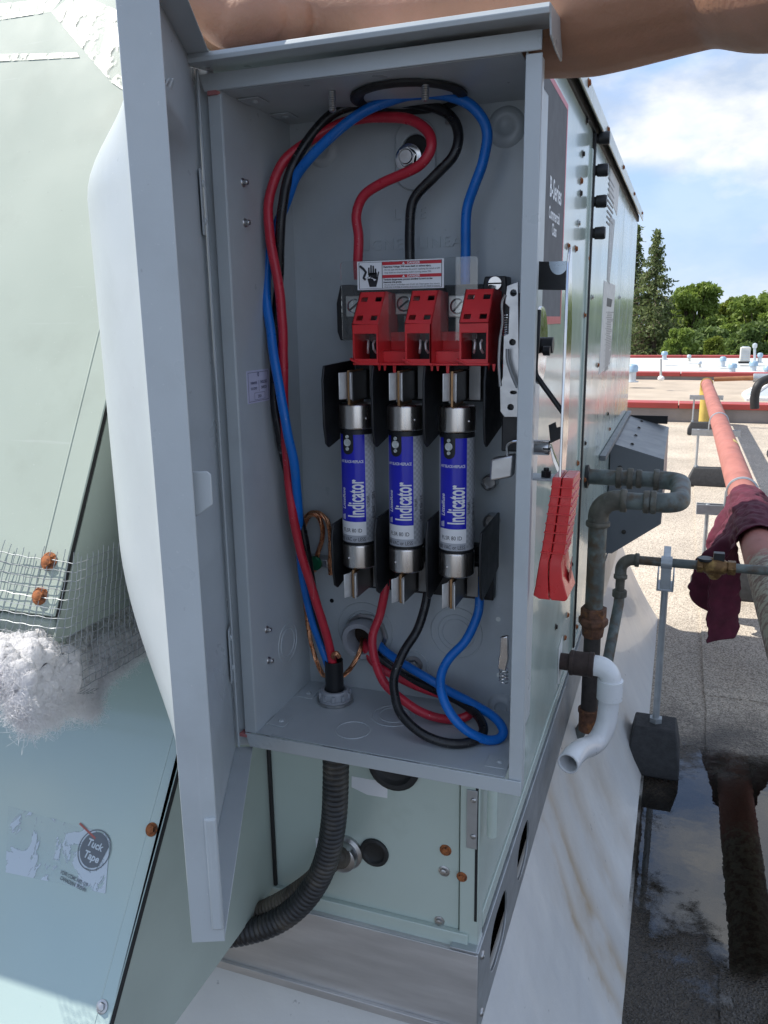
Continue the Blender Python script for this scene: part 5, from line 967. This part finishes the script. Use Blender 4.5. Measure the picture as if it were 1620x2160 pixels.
# ================================================================== black flexible conduits under the box
COND = M('dirty black conduit', (.022, .022, .023), .42, var=.3, vs=30, bump=.0002, bs=300, col2=(.10, .085, .065), mask=(.52, .75), ms=25)
CONDB = M('dusty brown conduit', (.06, .048, .036), .6, var=.4, vs=30, bump=.0003, bs=300, col2=(.14, .12, .09), mask=(.45, .7), ms=22)
def conduit(name, P, R, mat, label, pitch=.0052, groove=.09, parent=None):
    P = spline(P, 26); ln = 0; rad = []; Q = []
    L_ = [0]
    for i in range(1, len(P)): L_.append(L_[-1] + (P[i] - P[i - 1]).length)
    n = int(L_[-1] / pitch * 6); j = 0
    for i in range(n + 1):
        s = L_[-1] * i / n
        while j < len(P) - 2 and L_[j + 1] < s: j += 1
        t = (s - L_[j]) / max(1e-9, L_[j + 1] - L_[j]); Q.append(P[j].lerp(P[j + 1], t)); rad.append(R * (1 - groove * (.5 + .5 * math.cos(2 * PI * s / pitch)) ** 2))
    m = MB(); m.tube(Q, rad, 26); o = thing(name, P[-1], label, 'conduit', 'flexible conduits'); m.build('corrugated_hose', mat, o, smooth=35); return o
g0 = V((g.x, g.y, BZ0 - .0025))
cd = conduit('flexible_conduit', [g0 - V((0, 0, .020)), at(708, 1650, Y=.686), at(704, 1730, Y=.690), at(692, 1800, Y=.694), at(668, 1860, Y=.694), at(628, 1912, Y=.690), at(575, 1948, Y=.684), at(510, 1968, Y=.676), at(440, 1975, Y=.668)], .0139, COND, 'thick black ribbed conduit curving down from the box floor to the left', pitch=.0062, groove=.13)
a = MB(); a.lathe(g0, (0, 0, -1), [(.0195, 0), (.0195, .006), (.0165, .0075), (.0165, .024), (.0150, .026)], 12); a.build('connector', BLACKP, cd, smooth=30)
conduit('flexible_conduit', [onend(735, 1790) - V((0, .016, 0)), at(700, 1815, Y=.712), at(655, 1862, Y=.706), at(590, 1905, Y=.702), at(520, 1935, Y=.700), at(450, 1950, Y=.698)], .0120, CONDB, 'dusty brown conduit behind the black one, from the end panel')

# ================================================================== pipework right of the unit
PIPE = M('painted gas pipe', (.125, .145, .138), .5, metal=.2, var=.35, vs=35, bump=.0004, bs=120, col2=(.10, .068, .042), mask=(.47, .62), ms=26)
PIPEB = M('grimy fitting', (.115, .105, .085), .6, metal=.25, var=.35, vs=45, bump=.0008, bs=150, col2=(.16, .17, .16), mask=(.55, .7), ms=40)
RUSTF = M('rust fitting', (.13, .06, .035), .75, metal=.2, var=.4, vs=90, bump=.0006, bs=220, col2=(.26, .11, .04), mask=(.52, .66), ms=70)
def elbow(p, d0, d1, r, R):
    "quarter bend: arrives along d0 at corner p, leaves along d1"
    d0, d1 = V(d0).normalized(), V(d1).normalized(); c = p - d0 * R + d1 * R
    return [c - d1 * R * math.cos(t) + d0 * R * math.sin(t) for t in [PI / 2 * i / 10 for i in range(11)]]
def collar(mb, p, d, r, l): mb.cyl(p - V(d) * l / 2, p + V(d) * l / 2, r, 22, ch=.0015)
gas = thing('gas_pipe', at(1235, 1005, Y=1.665), 'weathered grey green gas pipe looping out of the unit and down', 'pipe')
X, Y_, Z_ = V((1, 0, 0)), V((0, 1, 0)), V((0, 0, 1)); r = .0158
z1 = at(1300, 1008, Y=1.664).z; z2 = at(1350, 1058, Y=1.515).z; xe = at(1436, 1030, Y=1.59).x; xv = at(1259, 1150, Y=1.515).x; ya, yb = 1.664, 1.515
a = MB(); a.tube([(XW + .001, ya, z1), (xe - .03, ya, z1)], r, 24); a.build('pipe_run', PIPE, gas)
a = MB(); pth = [V((xe - .045, ya, z1))] + elbow(V((xe, ya, z1)), X, -Y_, r, .034) + elbow(V((xe, yb, z2)), -Y_, -X, r, .034) + [V((xe - .045, yb, z2))]; a.tube(pth, r * 1.16, 24); a.build('return_bend', PIPE, gas, smooth=60)
a = MB(); a.tube([(xe - .03, yb, z2), (xv + .03, yb, z2)], r, 24); a.build('pipe_run', PIPE, gas)
a = MB(); a.tube([V((xv + .042, yb, z2))] + elbow(V((xv, yb, z2)), -X, -Z_, r, .034) + [V((xv, yb, z2 - .045))], r * 1.2, 24); collar(a, V((xv + .044, yb, z2)), X, r * 1.38, .012); collar(a, V((xv, yb, z2 - .047)), Z_, r * 1.42, .010); a.build('elbow_fitting', PIPEB, gas, smooth=50)
a = MB(); zu = at(1255, 1300, Y=yb).z; a.tube([(xv, yb, z2 - .04), (xv, yb, zu)], r * 1.08, 24); a.build('riser', PIPE, gas)
for k, (xx, yy, zz) in enumerate(((XW + .066, ya, z1), (XW + .088, ya, z1), (XW + .105, ya, z1), (xe - .046, ya, z1), (xe - .046, yb, z2), (xe - .058, yb, z2))): a = MB(); collar(a, V((xx, yy, zz)), X, r * (1.36 if k not in (2,) else 1.2), .011); a.build('coupling', PIPEB, gas)
a = MB(); a.hexp((xv, yb, zu + .018), (xv, yb, zu - .002), .0255, .2); a.lathe((xv, yb, zu), (0, 0, -1), [(.024, 0), (.0285, .004), (.0285, .014), (.022, .022), (.020, .04), (.0185, .042)], 8); a.build('union_fitting', RUSTF, gas, bevel=.0012, smooth=30)
zl_ = at(1242, 1525, Y=yb).z; a = MB(); a.tube([(xv, yb, zu - .03), (xv, yb, zl_ + .03)], r * 1.02, 22); a.build('lower_nipple', M('dark pipe', (.05, .042, .038), .6, metal=.3, var=.3, vs=50, bump=.0003), gas)
a = MB(); a.cyl((xv, yb, zl_ + .032), (xv, yb, zl_ + .024), r * 1.35, 20); a.cyl((xv, yb, zl_ + .024), (xv, yb, zl_ - .016), r * 1.2, 20); a.build('drip_cap', RUSTF, gas)
a = MB(); a.lathe((XW, ya, z1), (1, 0, 0), [(.024, .001), (.024, .006), (.018, .008)], 24); a.build('wall_grommet', BLACKR, gas)
# branch line with stop valve
br = thing('branch_pipe', at(1310, 1180, Y=1.83), 'thin grimy branch pipe with a brown stop valve running to the right', 'pipe')
yb2 = 1.83; zb3 = at(1400, 1186, Y=yb2).z; xb = at(1308, 1230, Y=yb2).x; xr_ = at(1760, 1200, Y=yb2).x; r2 = .0102
a = MB(); a.tube([(xb + .02, yb2, zb3), (xr_, yb2, zb3)], r2, 18); a.build('pipe_run', PIPE, br)
a = MB(); a.tube([V((xb + .035, yb2, zb3))] + elbow(V((xb, yb2, zb3)), -X, -Z_, r2, .026) + [V((xb, yb2, zb3 - .04))], r2 * 1.28, 18); collar(a, V((xb + .034, yb2, zb3)), X, r2 * 1.55, .010); collar(a, V((xb, yb2, zb3 - .042)), Z_, r2 * 1.5, .010); a.build('elbow_fitting', PIPEB, br, smooth=50)
zz = at(1300, 1258, Y=yb2).z; a = MB(); a.tube([(xb, yb2, zb3 - .035), (xb, yb2, zz)], r2 * 1.02, 16); a.build('drop_nipple', PIPEB, br)
a = MB(); a.tube([V((xb, yb2, zz + .012))] + [V((xb, yb2, zz)), V((xb, yb2 - .012, zz - .014)), V((xb - .004, yb2 - .06, zz - .05)), V((xv + .018, yb + .07, zz - .13)), V((xv - .03, yb + .06, zz - .24))], r2 * 1.15, 16); a.build('offset_pipe', PIPE, br, smooth=60); a = MB(); collar(a, V((xb, yb2, zz + .008)), Z_, r2 * 1.6, .016); a.build('coupling', PIPEB, br)
xv2 = at(1508, 1190, Y=yb2).x; BRASS = M('tarnished brass', (.17, .095, .04), .5, metal=.65, var=.35, vs=90, bump=.0006, bs=180, col2=(.34, .22, .08), mask=(.5, .65), ms=60)
a = MB(); a.hexp((xv2 - .036, yb2, zb3), (xv2 - .024, yb2, zb3), .0165); a.hexp((xv2 + .026, yb2, zb3), (xv2 + .042, yb2, zb3), .0165); a.lathe((xv2 - .026, yb2, zb3), (1, 0, 0), [(.012, 0), (.017, .008), (.0195, .02), (.0195, .032), (.017, .044), (.012, .053)], 18); a.lathe((xv2, yb2, zb3 + .006), (0, 0, -1), [(.017, 0), (.015, .026), (.009, .034), (0, .035)], 12); vb = a.build('stop_valve', BRASS, br, bevel=.0006, smooth=40)
a = MB(); a.cyl((xv2 - .02, yb2, zb3 + .012), (xv2 - .02, yb2, zb3 + .018), .017, 16); a.box(xv2 - .004, xv2 + .018, yb2 - .009, yb2 + .009, zb3 + .012, zb3 + .032); a.build('valve_cap', BLACKP, vb, bevel=.001)
# white drain with brown coupling
yd = 1.36; dr = thing('drain_pipe', at(1180, 1395, Y=yd), 'white plastic condensate drain with a brown coupling and curved spout', 'drain pipe')
zd = at(1210, 1398, Y=yd).z; xa, xb3 = at(1203, 1398, Y=yd).x, at(1243, 1398, Y=yd).x; xc = at(1289, 1410, Y=yd).x; rd = .0185
BRN = M('brown iron coupling', (.045, .028, .024), .65, metal=.2, var=.3, vs=80, bump=.0006, bs=200)
a = MB(); a.cyl((XW, yd, zd), (xa, yd, zd), .0150, 18); a.lathe((xa - .003, yd, zd), (1, 0, 0), [(.016, 0), (.0225, .003), (.0225, .008), (.0215, .009), (.0215, .035), (.0228, .036), (.0228, .043), (.017, .045)], 24); a.build('coupling', BRN, dr, smooth=35)
PVC = M('white plastic pipe', (.78, .79, .80), .32, var=.03, vs=30, coat=.2)
a = MB(); zt_ = zd; a.lathe((xb3 - .002, yd, zd), (1, 0, 0), [(.0165 + .0006 * (k % 2), .0012 * k) for k in range(12)], 22); a.tube([V((xb3 + .008, yd, zd)), V((xc - .026, yd, zd))] + elbow(V((xc, yd, zd)), X, -Z_, rd, .024) + [V((xc, yd, zd - .032))], rd, 26); a.cyl((xc, yd, zd - .022), (xc, yd, zd - .060), .0222, 26, ch=.001); a.build('elbow_fitting', PVC, dr, smooth=40)
ho = spline([V((xc, yd, zd - .050)), at(1283, 1495, Y=yd), at(1277, 1530, Y=yd - .006), at(1262, 1560, Y=yd - .02), at(1245, 1574, Y=yd - .045), at(1228, 1580, Y=yd - .085), at(1212, 1592, Y=yd - .125), at(1198, 1611, Y=yd - .155)], 8)
a = MB(); a.tube(ho, .0178, 24, caps=False); sp_o = a.build('curved_spout', PVC, dr, smooth=60); s_ = sp_o.modifiers.new('wall', 'SOLIDIFY'); s_.thickness = .0028; s_.offset = -1
pw = MB(); p = ho[-1]; pw.prism([V((XW + .0006, yd + yy, zd + z3)) for yy, z3 in ((-.026, .034), (.020, .040), (.024, -.02), (.004, -.046), (-.022, -.034))], (.001, 0, 0)); pw.build('foam_gasket', M('pale foam', (.62, .63, .60), .9, var=.1), dr)
# pipe stand holding the branch
STRUT = M('strut galvanised', (.42, .45, .47), .4, metal=.6, var=.12, vs=30)
RUB = M('recycled rubber block', (.032, .033, .035), .7, var=.25, vs=60, bump=.0012, bs=160)
YEL = M('yellow stripe', (.55, .38, .05), .6)
def stand(x, y, ztop, label, wide=.0, block=(.11, .055, .10), two=True, post=.008, cat='pipe stand', dz=.0):
    o = thing('pipe_stand', (x, y, ZR), label, cat, 'pipe stands on rubber blocks'); bx, by, bh = block
    a = MB(); zb4 = ZR + .008; a.prism([(x - bx, y - by, zb4), (x + bx, y - by, zb4), (x + bx * .88, y - by * .75, zb4 + bh), (x - bx * .88, y - by * .75, zb4 + bh)], (0, .0001, 0)) if False else None
    vs = [V((x + sx * bx * k, y + sy * by * k2, zb4 + h)) for h, k, k2 in ((0, 1, 1), (bh * .35, 1, 1), (bh, .80, .55)) for sx, sy in ((-1, -1), (1, -1), (1, 1), (-1, 1))]
    a.add(vs, [(3, 2, 1, 0), (8, 9, 10, 11)] + [(j + i, j + (i + 1) % 4, j + 4 + (i + 1) % 4, j + 4 + i) for j in (0, 4) for i in range(4)]); a.build('rubber_block', RUB, o, bevel=.004)
    for sx in ((-1, 1) if two else (0,)):
        px_ = x + sx * bx * .72; a = MB(); a.cyl((px_, y, zb4 + bh - .005), (px_, y, ztop), post, 12); a.build('post', STRUT, o)
        a = MB(); a.hexp((px_, y, zb4 + bh), (px_, y, zb4 + bh + .012), post * 2); a.build('nut', STRUT, o)
    if two:
        a = MB(); a.box(x - bx * 1.0, x + bx * 1.0, y - .021, y + .021, ztop - .042, ztop - .038); a.box(x - bx, x + bx, y - .021, y - .0185, ztop - .0378, ztop); a.box(x - bx, x + bx, y + .0185, y + .021, ztop - .0378, ztop); a.build('strut_channel', STRUT, o, bevel=.001)
    return o
ps = stand(at(1382, 1560, Z=ZR).x - .002, 2.03, at(1388, 1235, Y=2.03).z, 'single post stand on a dark wedge block clamping the branch pipe', two=False, block=(.064, .075, .12), post=.0085)
px_ = at(1382, 1560, Z=ZR).x - .002; zc = at(1388, 1186, Y=2.03).z
a = MB(); zs = at(1388, 1236, Y=2.03).z; a.box(px_ - .020, px_ + .020, 1.99, 2.07, zs, zs + .004); a.box(px_ - .020, px_ - .0165, 1.99, 2.07, zs + .004, zs + .045); a.box(px_ + .0165, px_ + .020, 1.99, 2.07, zs + .004, zs + .045); a.box(px_ - .012, px_ + .012, 1.99, 1.993, zs + .006, zs + .075); a.build('clamp_channel', STRUT, ps, bevel=.001)
a = MB(); a.lathe((px_ - .012, yb2, zb3), (1, 0, 0), [(.0108, 0), (.0145, .0), (.0145, .024), (.0108, .024)], 22); a.build('pipe_strap', STRUT, ps)
a = MB(); a.box(px_ - .008, px_ + .008, yb2, 2.0, zb3 - .012, zb3 - .008); a.build('strap_arm', STRUT, ps, bevel=.0005)
# big red gas main on stands
PZ, PX, PR = -.700, .268, .056
def redmat():
    m = M('red oxide main', (.36, .13, .10), .65, var=.18, vs=9, bump=.0012, bs=25, stretch=(1, .5, 1), col2=(.26, .085, .06), mask=(.5, .72), ms=14); t = m.node_tree; b = t.nodes['Principled BSDF']; n = t.nodes.new; l = t.links.new
    src = b.inputs['Base Color'].links[0].from_socket; tc = n('ShaderNodeTexCoord'); sp = n('ShaderNodeSeparateXYZ'); l(tc.outputs['Object'], sp.inputs[0])
    nz = n('ShaderNodeTexNoise'); l(tc.outputs['Object'], nz.inputs['Vector']); nz.inputs['Scale'].default_value = 40; nz.inputs['Detail'].default_value = 10; nz.inputs['Roughness'].default_value = .7
    ma = n('ShaderNodeMath'); ma.operation = 'MULTIPLY_ADD'; l(nz.outputs['Fac'], ma.inputs[0]); ma.inputs[1].default_value = .3; l(sp.outputs[1], ma.inputs[2])
    r = n('ShaderNodeValToRGB'); r.color_ramp.interpolation = 'LINEAR'; mr = n('ShaderNodeMapRange'); l(ma.outputs[0], mr.inputs[0]); mr.inputs[1].default_value = 2.0; mr.inputs[2].default_value = 2.9; l(mr.outputs[0], r.inputs[0])
    e = r.color_ramp.elements; e[0].position = 0; e[0].color = (.20, .105, .065, 1); e[1].position = 1; e[1].color = (1, 1, 1, 1)
    fl = n('ShaderNodeMapRange'); l(nz.outputs['Fac'], fl.inputs[0]); fl.inputs[1].default_value = .46; fl.inputs[2].default_value = .56
    pt = n('ShaderNodeMix'); pt.data_type = 'RGBA'; l(fl.outputs[0], pt.inputs[0]); pt.inputs[6].default_value = (.33, .31, .23, 1); pt.inputs[7].default_value = (.15, .085, .06, 1)
    f2 = n('ShaderNodeMapRange'); l(ma.outputs[0], f2.inputs[0]); f2.inputs[1].default_value = 2.60; f2.inputs[2].default_value = 2.50
    mx = n('ShaderNodeMix'); mx.data_type = 'RGBA'; l(f2.outputs[0], mx.inputs[0]); l(src, mx.inputs[6]); l(pt.outputs[2], mx.inputs[7]); l(mx.outputs[2], b.inputs['Base Color']); return m
REDM = redmat(); main = thing('gas_main', (PX, 9.4, ZR), 'long pinkish red gas main running away to the far parapet', 'pipe')
a = MB(); P = [V((PX, .9 + i * .28, PZ)) for i in range(31)]; a.tube(P, PR, 28); a.build('pipe_run', REDM, main, smooth=60)
YELM = M('faded yellow pipe', (.58, .42, .10), .5, var=.12, vs=8)
a = MB(); ye = 9.42; a.tube([V((PX, ye - .12, PZ))] + elbow(V((PX, ye, PZ)), Y_, -Z_, PR, .10) + [V((PX, ye, PZ - .13))], PR * 1.16, 24); a.tube([(PX, ye, PZ - .1), (PX, ye, ZR + .005)], PR * .95, 22); a.build('yellow_drop', YELM, main, smooth=60)
MB().lathe((PX, 4.62, PZ), (0, 1, 0), [(PR + .0012, 0), (PR + .0018, .05), (PR + .0012, .10)], 28, 1.9, 3.4).build('yellow_tape', YELM, main)
for y in (3.52, 5.95): a = MB(); a.lathe((PX, y, PZ), (0, 1, 0), [(PR + .001, -.008), (PR + .007, -.005), (PR + .007, .005), (PR + .001, .008)], 30, -.35, PI + .35); a.tube([(PX - PR - .004, y, PZ), (PX - PR - .006, y, PZ - PR - .02)], .006, 8); a.tube([(PX + PR + .004, y, PZ), (PX + PR + .006, y, PZ - PR - .02)], .006, 8); a.build('u_bolt', STRUT, main)
for y, lab in ((3.52, 'two post stand under the red main, nearest the maroon cloth'), (5.95, 'two post stand under the red main, second from the cloth'), (8.6, 'two post stand under the red main, farthest, by the parapet')): stand(PX - .015, y, PZ - PR - .002, lab, block=(.155, .075, .12))
# copper line and black insulated pipe near the parapet
cp_ = thing('copper_line', at(1505, 797, Y=9.3), 'horizontal copper line joining the end of the red main', 'pipe'); c0 = at(1506, 800, Y=9.2); c1 = at(1600, 797, Y=9.2)
MB().tube([c0, c1], .024, 14).build('copper_run', M('dull copper', (.42, .19, .09), .4, metal=.6, var=.2, vs=10), cp_); MB().cyl(c1 - V((.05, 0, 0)), c1 + V((.1, 0, 0)), .045, 14).build('joint', STRUT, cp_)
ins = thing('insulated_pipe', at(1592, 858, Y=7.0), 'black insulated pipe bending down near the right edge', 'pipe')
MB().tube(spline([at(1592, 862, Y=7.0), at(1592, 838, Y=7.0), at(1598, 815, Y=7.0), at(1612, 803, Y=7.05), at(1640, 796, Y=7.1), at(1700, 790, Y=7.2)], 8), .034, 16).build('insulation', BLACKR, ins, smooth=60)
stand(.86, 7.3, at(1590, 866, Y=7.3).z, 'two post stand with rubber block under the black insulated pipe', block=(.14, .07, .10), post=.011)
# ================================================================== maroon cloth hung over the main
CLOTH = M('maroon cloth', (.085, .010, .026), .9, var=.25, vs=25, bump=.0006, bs=500)
m = MB(); nu, nv = 96, 110; yc = 2.98; vs = []; A = 3.55                     # draped strip: v runs across the pipe, down both sides
for j in range(nv + 1):
    v = j / nv; s = (v - .56)                                               # arc position along the cloth
    for i in range(nu + 1):
        u = i / nu; y = yc - .32 + .64 * u; L_ = s * (.70 + .10 * math.sin(u * 5 + 2)); arc = PR + .010; half = arc * PI / 2
        fold = noise.noise(V((u * 5.5, s * .8, 1.3))) * .6 + noise.noise(V((u * 11, s * 1.5, 7))) * .4 + .12 * math.sin(u * 21)
        if abs(L_) < half: th = L_ / arc; p = V((PX + arc * math.sin(th) * (1 + .06 * fold), y + .02 * fold, PZ + arc * math.cos(th) + .012 * abs(fold)))
        else:
            dn_ = abs(L_) - half; sg = 1 if L_ > 0 else -1; k = min(1, dn_ / .12); g_ = 1 - .25 * k * abs(2 * u - 1)
            y2 = yc + .01 + (y - yc) * g_; p = V((PX + sg * (arc + .012 * k) + k * (.115 * fold + .035 * math.sin(u * 19 + sg) + sg * .022), y2 + .025 * fold * k, PZ - dn_ * (1 + .12 * math.sin(u * 7 + 1) * k)))
        q = V((u * 9, v * 16, 2)); vs.append(p + V((noise.noise(q * 1.3) * .014 + noise.noise(q * 3) * .006, noise.noise(q + V((5, 0, 0))) * .008, .006 * noise.noise(q * 2.2))))
m.add(vs, [(j * (nu + 1) + i, j * (nu + 1) + i + 1, (j + 1) * (nu + 1) + i + 1, (j + 1) * (nu + 1) + i) for j in range(nv) for i in range(nu)])
o = m.build('cloth', CLOTH, None, smooth=80); s_ = o.modifiers.new('weave', 'SOLIDIFY'); s_.thickness = .003; tag(o, 'crumpled maroon cloth hung over the red gas main', 'cloth')

# ================================================================== torn bird screen and filter wool below the upper hood
m = MB(); pitch = .00635; zb5 = -.268; yb5 = hy(-.208) - .016; x0 = -.72; rc = .016
def scr(s, h):
    "bird screen: s metres along its run (front, round the corner, back along the side), h up from its lower edge"
    fl_ = (XH + .012 - rc) - x0; arc = rc * PI / 2
    zz = zb5 + h + .006 * math.sin(s * 9) + .03 * max(0, s - fl_) * 1.2; wob = .004 * noise.noise(V((s * 9, h * 14, 3))) + .0006 * noise.noise(V((s * 40, h * 40, 8)))
    slope = .50 * max(0, h - .030)
    cr = max(0, 1 - abs(s - (fl_ - .105)) / .05); wob += cr * .016 * noise.noise(V((s * 60, h * 50, 1)))
    if s < fl_: return V((x0 + s + .0012 * noise.noise(V((s * 30, h * 30, 5))), yb5 + slope + wob - .002, zz + .0015 * noise.noise(V((s * 25, h * 18, 9))) + cr * .010 * noise.noise(V((s * 70, h * 40, 4)))))
    if s < fl_ + arc: t = (s - fl_) / rc; return V((XH + .012 - rc + rc * math.sin(t), yb5 + slope * (1 - .3 * t) + rc - rc * math.cos(t) + wob, zz))
    return V((XH + .012 + wob, yb5 + rc + slope * .5 + (s - fl_ - arc), zz))
LS = .30 + .28; HS = .098; WR = .00034
for i in range(int(LS / pitch)):
    s = i * pitch; top_ = HS + .006 * random.random() - (.0 if s < .31 else .0)
    m.tube([scr(s + .0003 * math.sin(k * 1.7 + i), k * top_ / 26) + V((0, 0, 0)) for k in range(27)], WR, 4)
for j in range(int(HS / pitch) + 1): m.tube([scr(i * pitch / 2.0, j * pitch + .0003 * math.sin(i * 1.3 + j)) for i in range(int(LS / pitch * 2))], WR, 4)
for j in range(4):       # turned in under the hood
    m.tube([scr(i * pitch / 2, 0) + V((0, .005 * (j + 1) + .001 * math.sin(i), -.002 - .002 * j)) for i in range(int(.33 / pitch * 2))], WR, 4)
for i in range(int(.33 / pitch)): m.tube([scr(i * pitch, 0), scr(i * pitch, 0) + V((0, .022, -.010))], WR, 4)
tag(m.build('bird_screen', M('galvanised wire', (.30, .32, .33), .5, metal=.35, var=.15, vs=60), None, smooth=60, fix=False), 'torn square wire screen wrapped round the lower edge of the upper hood', 'wire screen')
# filter wool: a fibrous pad hanging out below the screen
rnd = random.Random(5); WOOL = M('white filter fibre', (.93, .92, .93), .9, var=.03, vs=40, bump=.004, bs=260)
t = WOOL.node_tree; b = t.nodes['Principled BSDF']; ts = t.nodes.new('ShaderNodeBsdfTranslucent'); ts.inputs[0].default_value = (.96, .95, .96, 1); mx = t.nodes.new('ShaderNodeMixShader'); mx.inputs[0].default_value = .5
t.links.new(b.outputs[0], mx.inputs[1]); t.links.new(ts.outputs[0], mx.inputs[2]); t.links.new(mx.outputs[0], t.nodes['Material Output'].inputs[0])

m = MB(); core = MB()
def wool_edge(t):
    "outline of the pad's lower edge in photograph pixels, left to right"
    P = ((-60, 1440), (-10, 1430), (30, 1475), (70, 1520), (105, 1500), (135, 1480), (170, 1490), (198, 1490), (203, 1440), (225, 1405), (262, 1388), (300, 1360), (340, 1335)); f = t * (len(P) - 1); i = min(int(f), len(P) - 2); k = f - i
    return (P[i][0] + (P[i + 1][0] - P[i][0]) * k, P[i][1] + (P[i + 1][1] - P[i][1]) * k)
nu, nv = 150, 60; vs = []
for j in range(nv + 1):
    for i in range(nu + 1):
        a_, b_ = wool_edge(i / nu); f = j / nv; yt = 1345 - 110 * max(0, (a_ - 60) / 280); py = yt + (b_ - yt) * f; Yd = .425 - .055 * f - .022 * math.sin(PI * min(1, f * .9)) + .20 * max(0, (a_ - 60) / 250)
        p = at(a_, py, Y=Yd); q = noise.noise(p * 45) * .006 + noise.noise(p * 130) * .004 + noise.noise(p * 320) * .002; vs.append(p + V((q * .6, q * .8, q * .8)))
core.add(vs, [(j * (nu + 1) + i, j * (nu + 1) + i + 1, (j + 1) * (nu + 1) + i + 1, (j + 1) * (nu + 1) + i) for j in range(nv) for i in range(nu)])
for k in range(52000):
    edge = rnd.random() < .55
    if edge: i, j = rnd.randint(0, nu), nv - rnd.randint(0, 5)
    else: i, j = rnd.randint(0, nu), rnd.randint(0, nv)
    p = vs[j * (nu + 1) + i] + V((rnd.gauss(0, .004), rnd.gauss(-.001, .002) if edge else rnd.gauss(-.0008, .0007), rnd.gauss(0, .004) - (.002 if j > nv - 6 else 0)))
    d = V((rnd.gauss(0, 1), rnd.gauss(0, .6), rnd.gauss(-.25, .8))).normalized(); ln = rnd.uniform(.003, .010) if edge else rnd.uniform(.0015, .005); cv = V((rnd.gauss(0, 1), rnd.gauss(0, 1), rnd.gauss(0, 1))) * ln * .8; w = .00008; nrm = V((rnd.gauss(0, 1), rnd.gauss(0, 1), rnd.gauss(0, 1))).normalized()
    pts = [p + d * ln * t + cv * t * (1 - t) * 2 for t in (0, .33, .67, 1)]; sd_ = d.cross(nrm).normalized() * w; m.add([q + sd_ for q in pts] + [q - sd_ for q in pts], [(0, 1, 5, 4), (1, 2, 6, 5), (2, 3, 7, 6)])
wo = thing('filter_wool', at(100, 1400, Y=.5), 'fluffy white filter wool hanging out below the wire screen', 'filter wool'); co_ = core.build('pad', WOOL, wo, smooth=80); s_ = co_.modifiers.new('thick', 'SOLIDIFY'); s_.thickness = .004; s_.offset = -1
tag(m.build('loose_fibre', WOOL, wo, smooth=0, fix=False), kind='stuff')

# ================================================================== the arm reaching across to steady the door
SKIN = M('tanned skin', (.40, .21, .13), .5, var=.12, vs=22, bump=.0005, bs=330, wave=.0012, wsc=45, sub=.25, col2=(.47, .24, .165), mask=(.45, .75), ms=14)
m = MB()
def limb(pts, n=20):
    P = spline([V(p[:3]) for p in pts], 8); R = []
    for i in range(len(P)): f = i / (len(P) - 1) * (len(pts) - 1); k = min(int(f), len(pts) - 2); t = f - k; R.append(pts[k][3] + (pts[k + 1][3] - pts[k][3]) * t)
    m.tube(P, R, n)
limb([(.45, .10, .10, .066), (.25, .36, .160, .058), (.12, .520, .1900, .052), (.048, .598, .2055, .0475), (.006, .638, .2225, .0465), (-.075, .656, .2225, .0510), (-.155, .660, .2250, .0455), (-.235, .656, .2290, .0365), (-.300, .648, .2310, .0305), (-.330, .640, .2330, .0320)])
for c, r in (((-.352, .634, .2330), (.036, .032, .024)), ((-.372, .640, .240), (.032, .036, .019)), ((-.322, .588, .2190), (.036, .020, .0215)), ((-.312, .610, .2230), (.036, .026, .0225))): m.ell(c, r, 22, 14)
limb([(-.322, .590, .222, .0200), (-.341, .580, .2225, .0168), (-.3545, .571, .2275, .0148), (-.3635, .564, .2400, .0128), (-.3690, .559, .2540, .0112)], 14)       # thumb, laid along the inside of the door
for k, (dy, ln) in enumerate(((-.020, .95), (-.002, 1.05), (.017, 1.0), (.035, .82))):                                                      # fingers folded over the door's hinge edge
    y = .640 + dy; limb([(-.385, y, .246, .0115), (-.405, y - .002, .254, .0105), (-.405 - .020 * ln, y - .004, .246, .0095), (-.405 - .026 * ln, y - .006, .226, .0088), (-.405 - .024 * ln, y - .006, .208, .0072)], 12)
o = m.build('person', SKIN, None, smooth=0, fix=False); rm = o.modifiers.new('skin', 'REMESH'); rm.mode = 'VOXEL'; rm.voxel_size = .0026; rm.use_smooth_shade = True; sm = o.modifiers.new('soft', 'SMOOTH'); sm.factor = .5; sm.iterations = 7
tag(o, 'bare tanned forearm and hand reaching from the right across the box top', 'person')
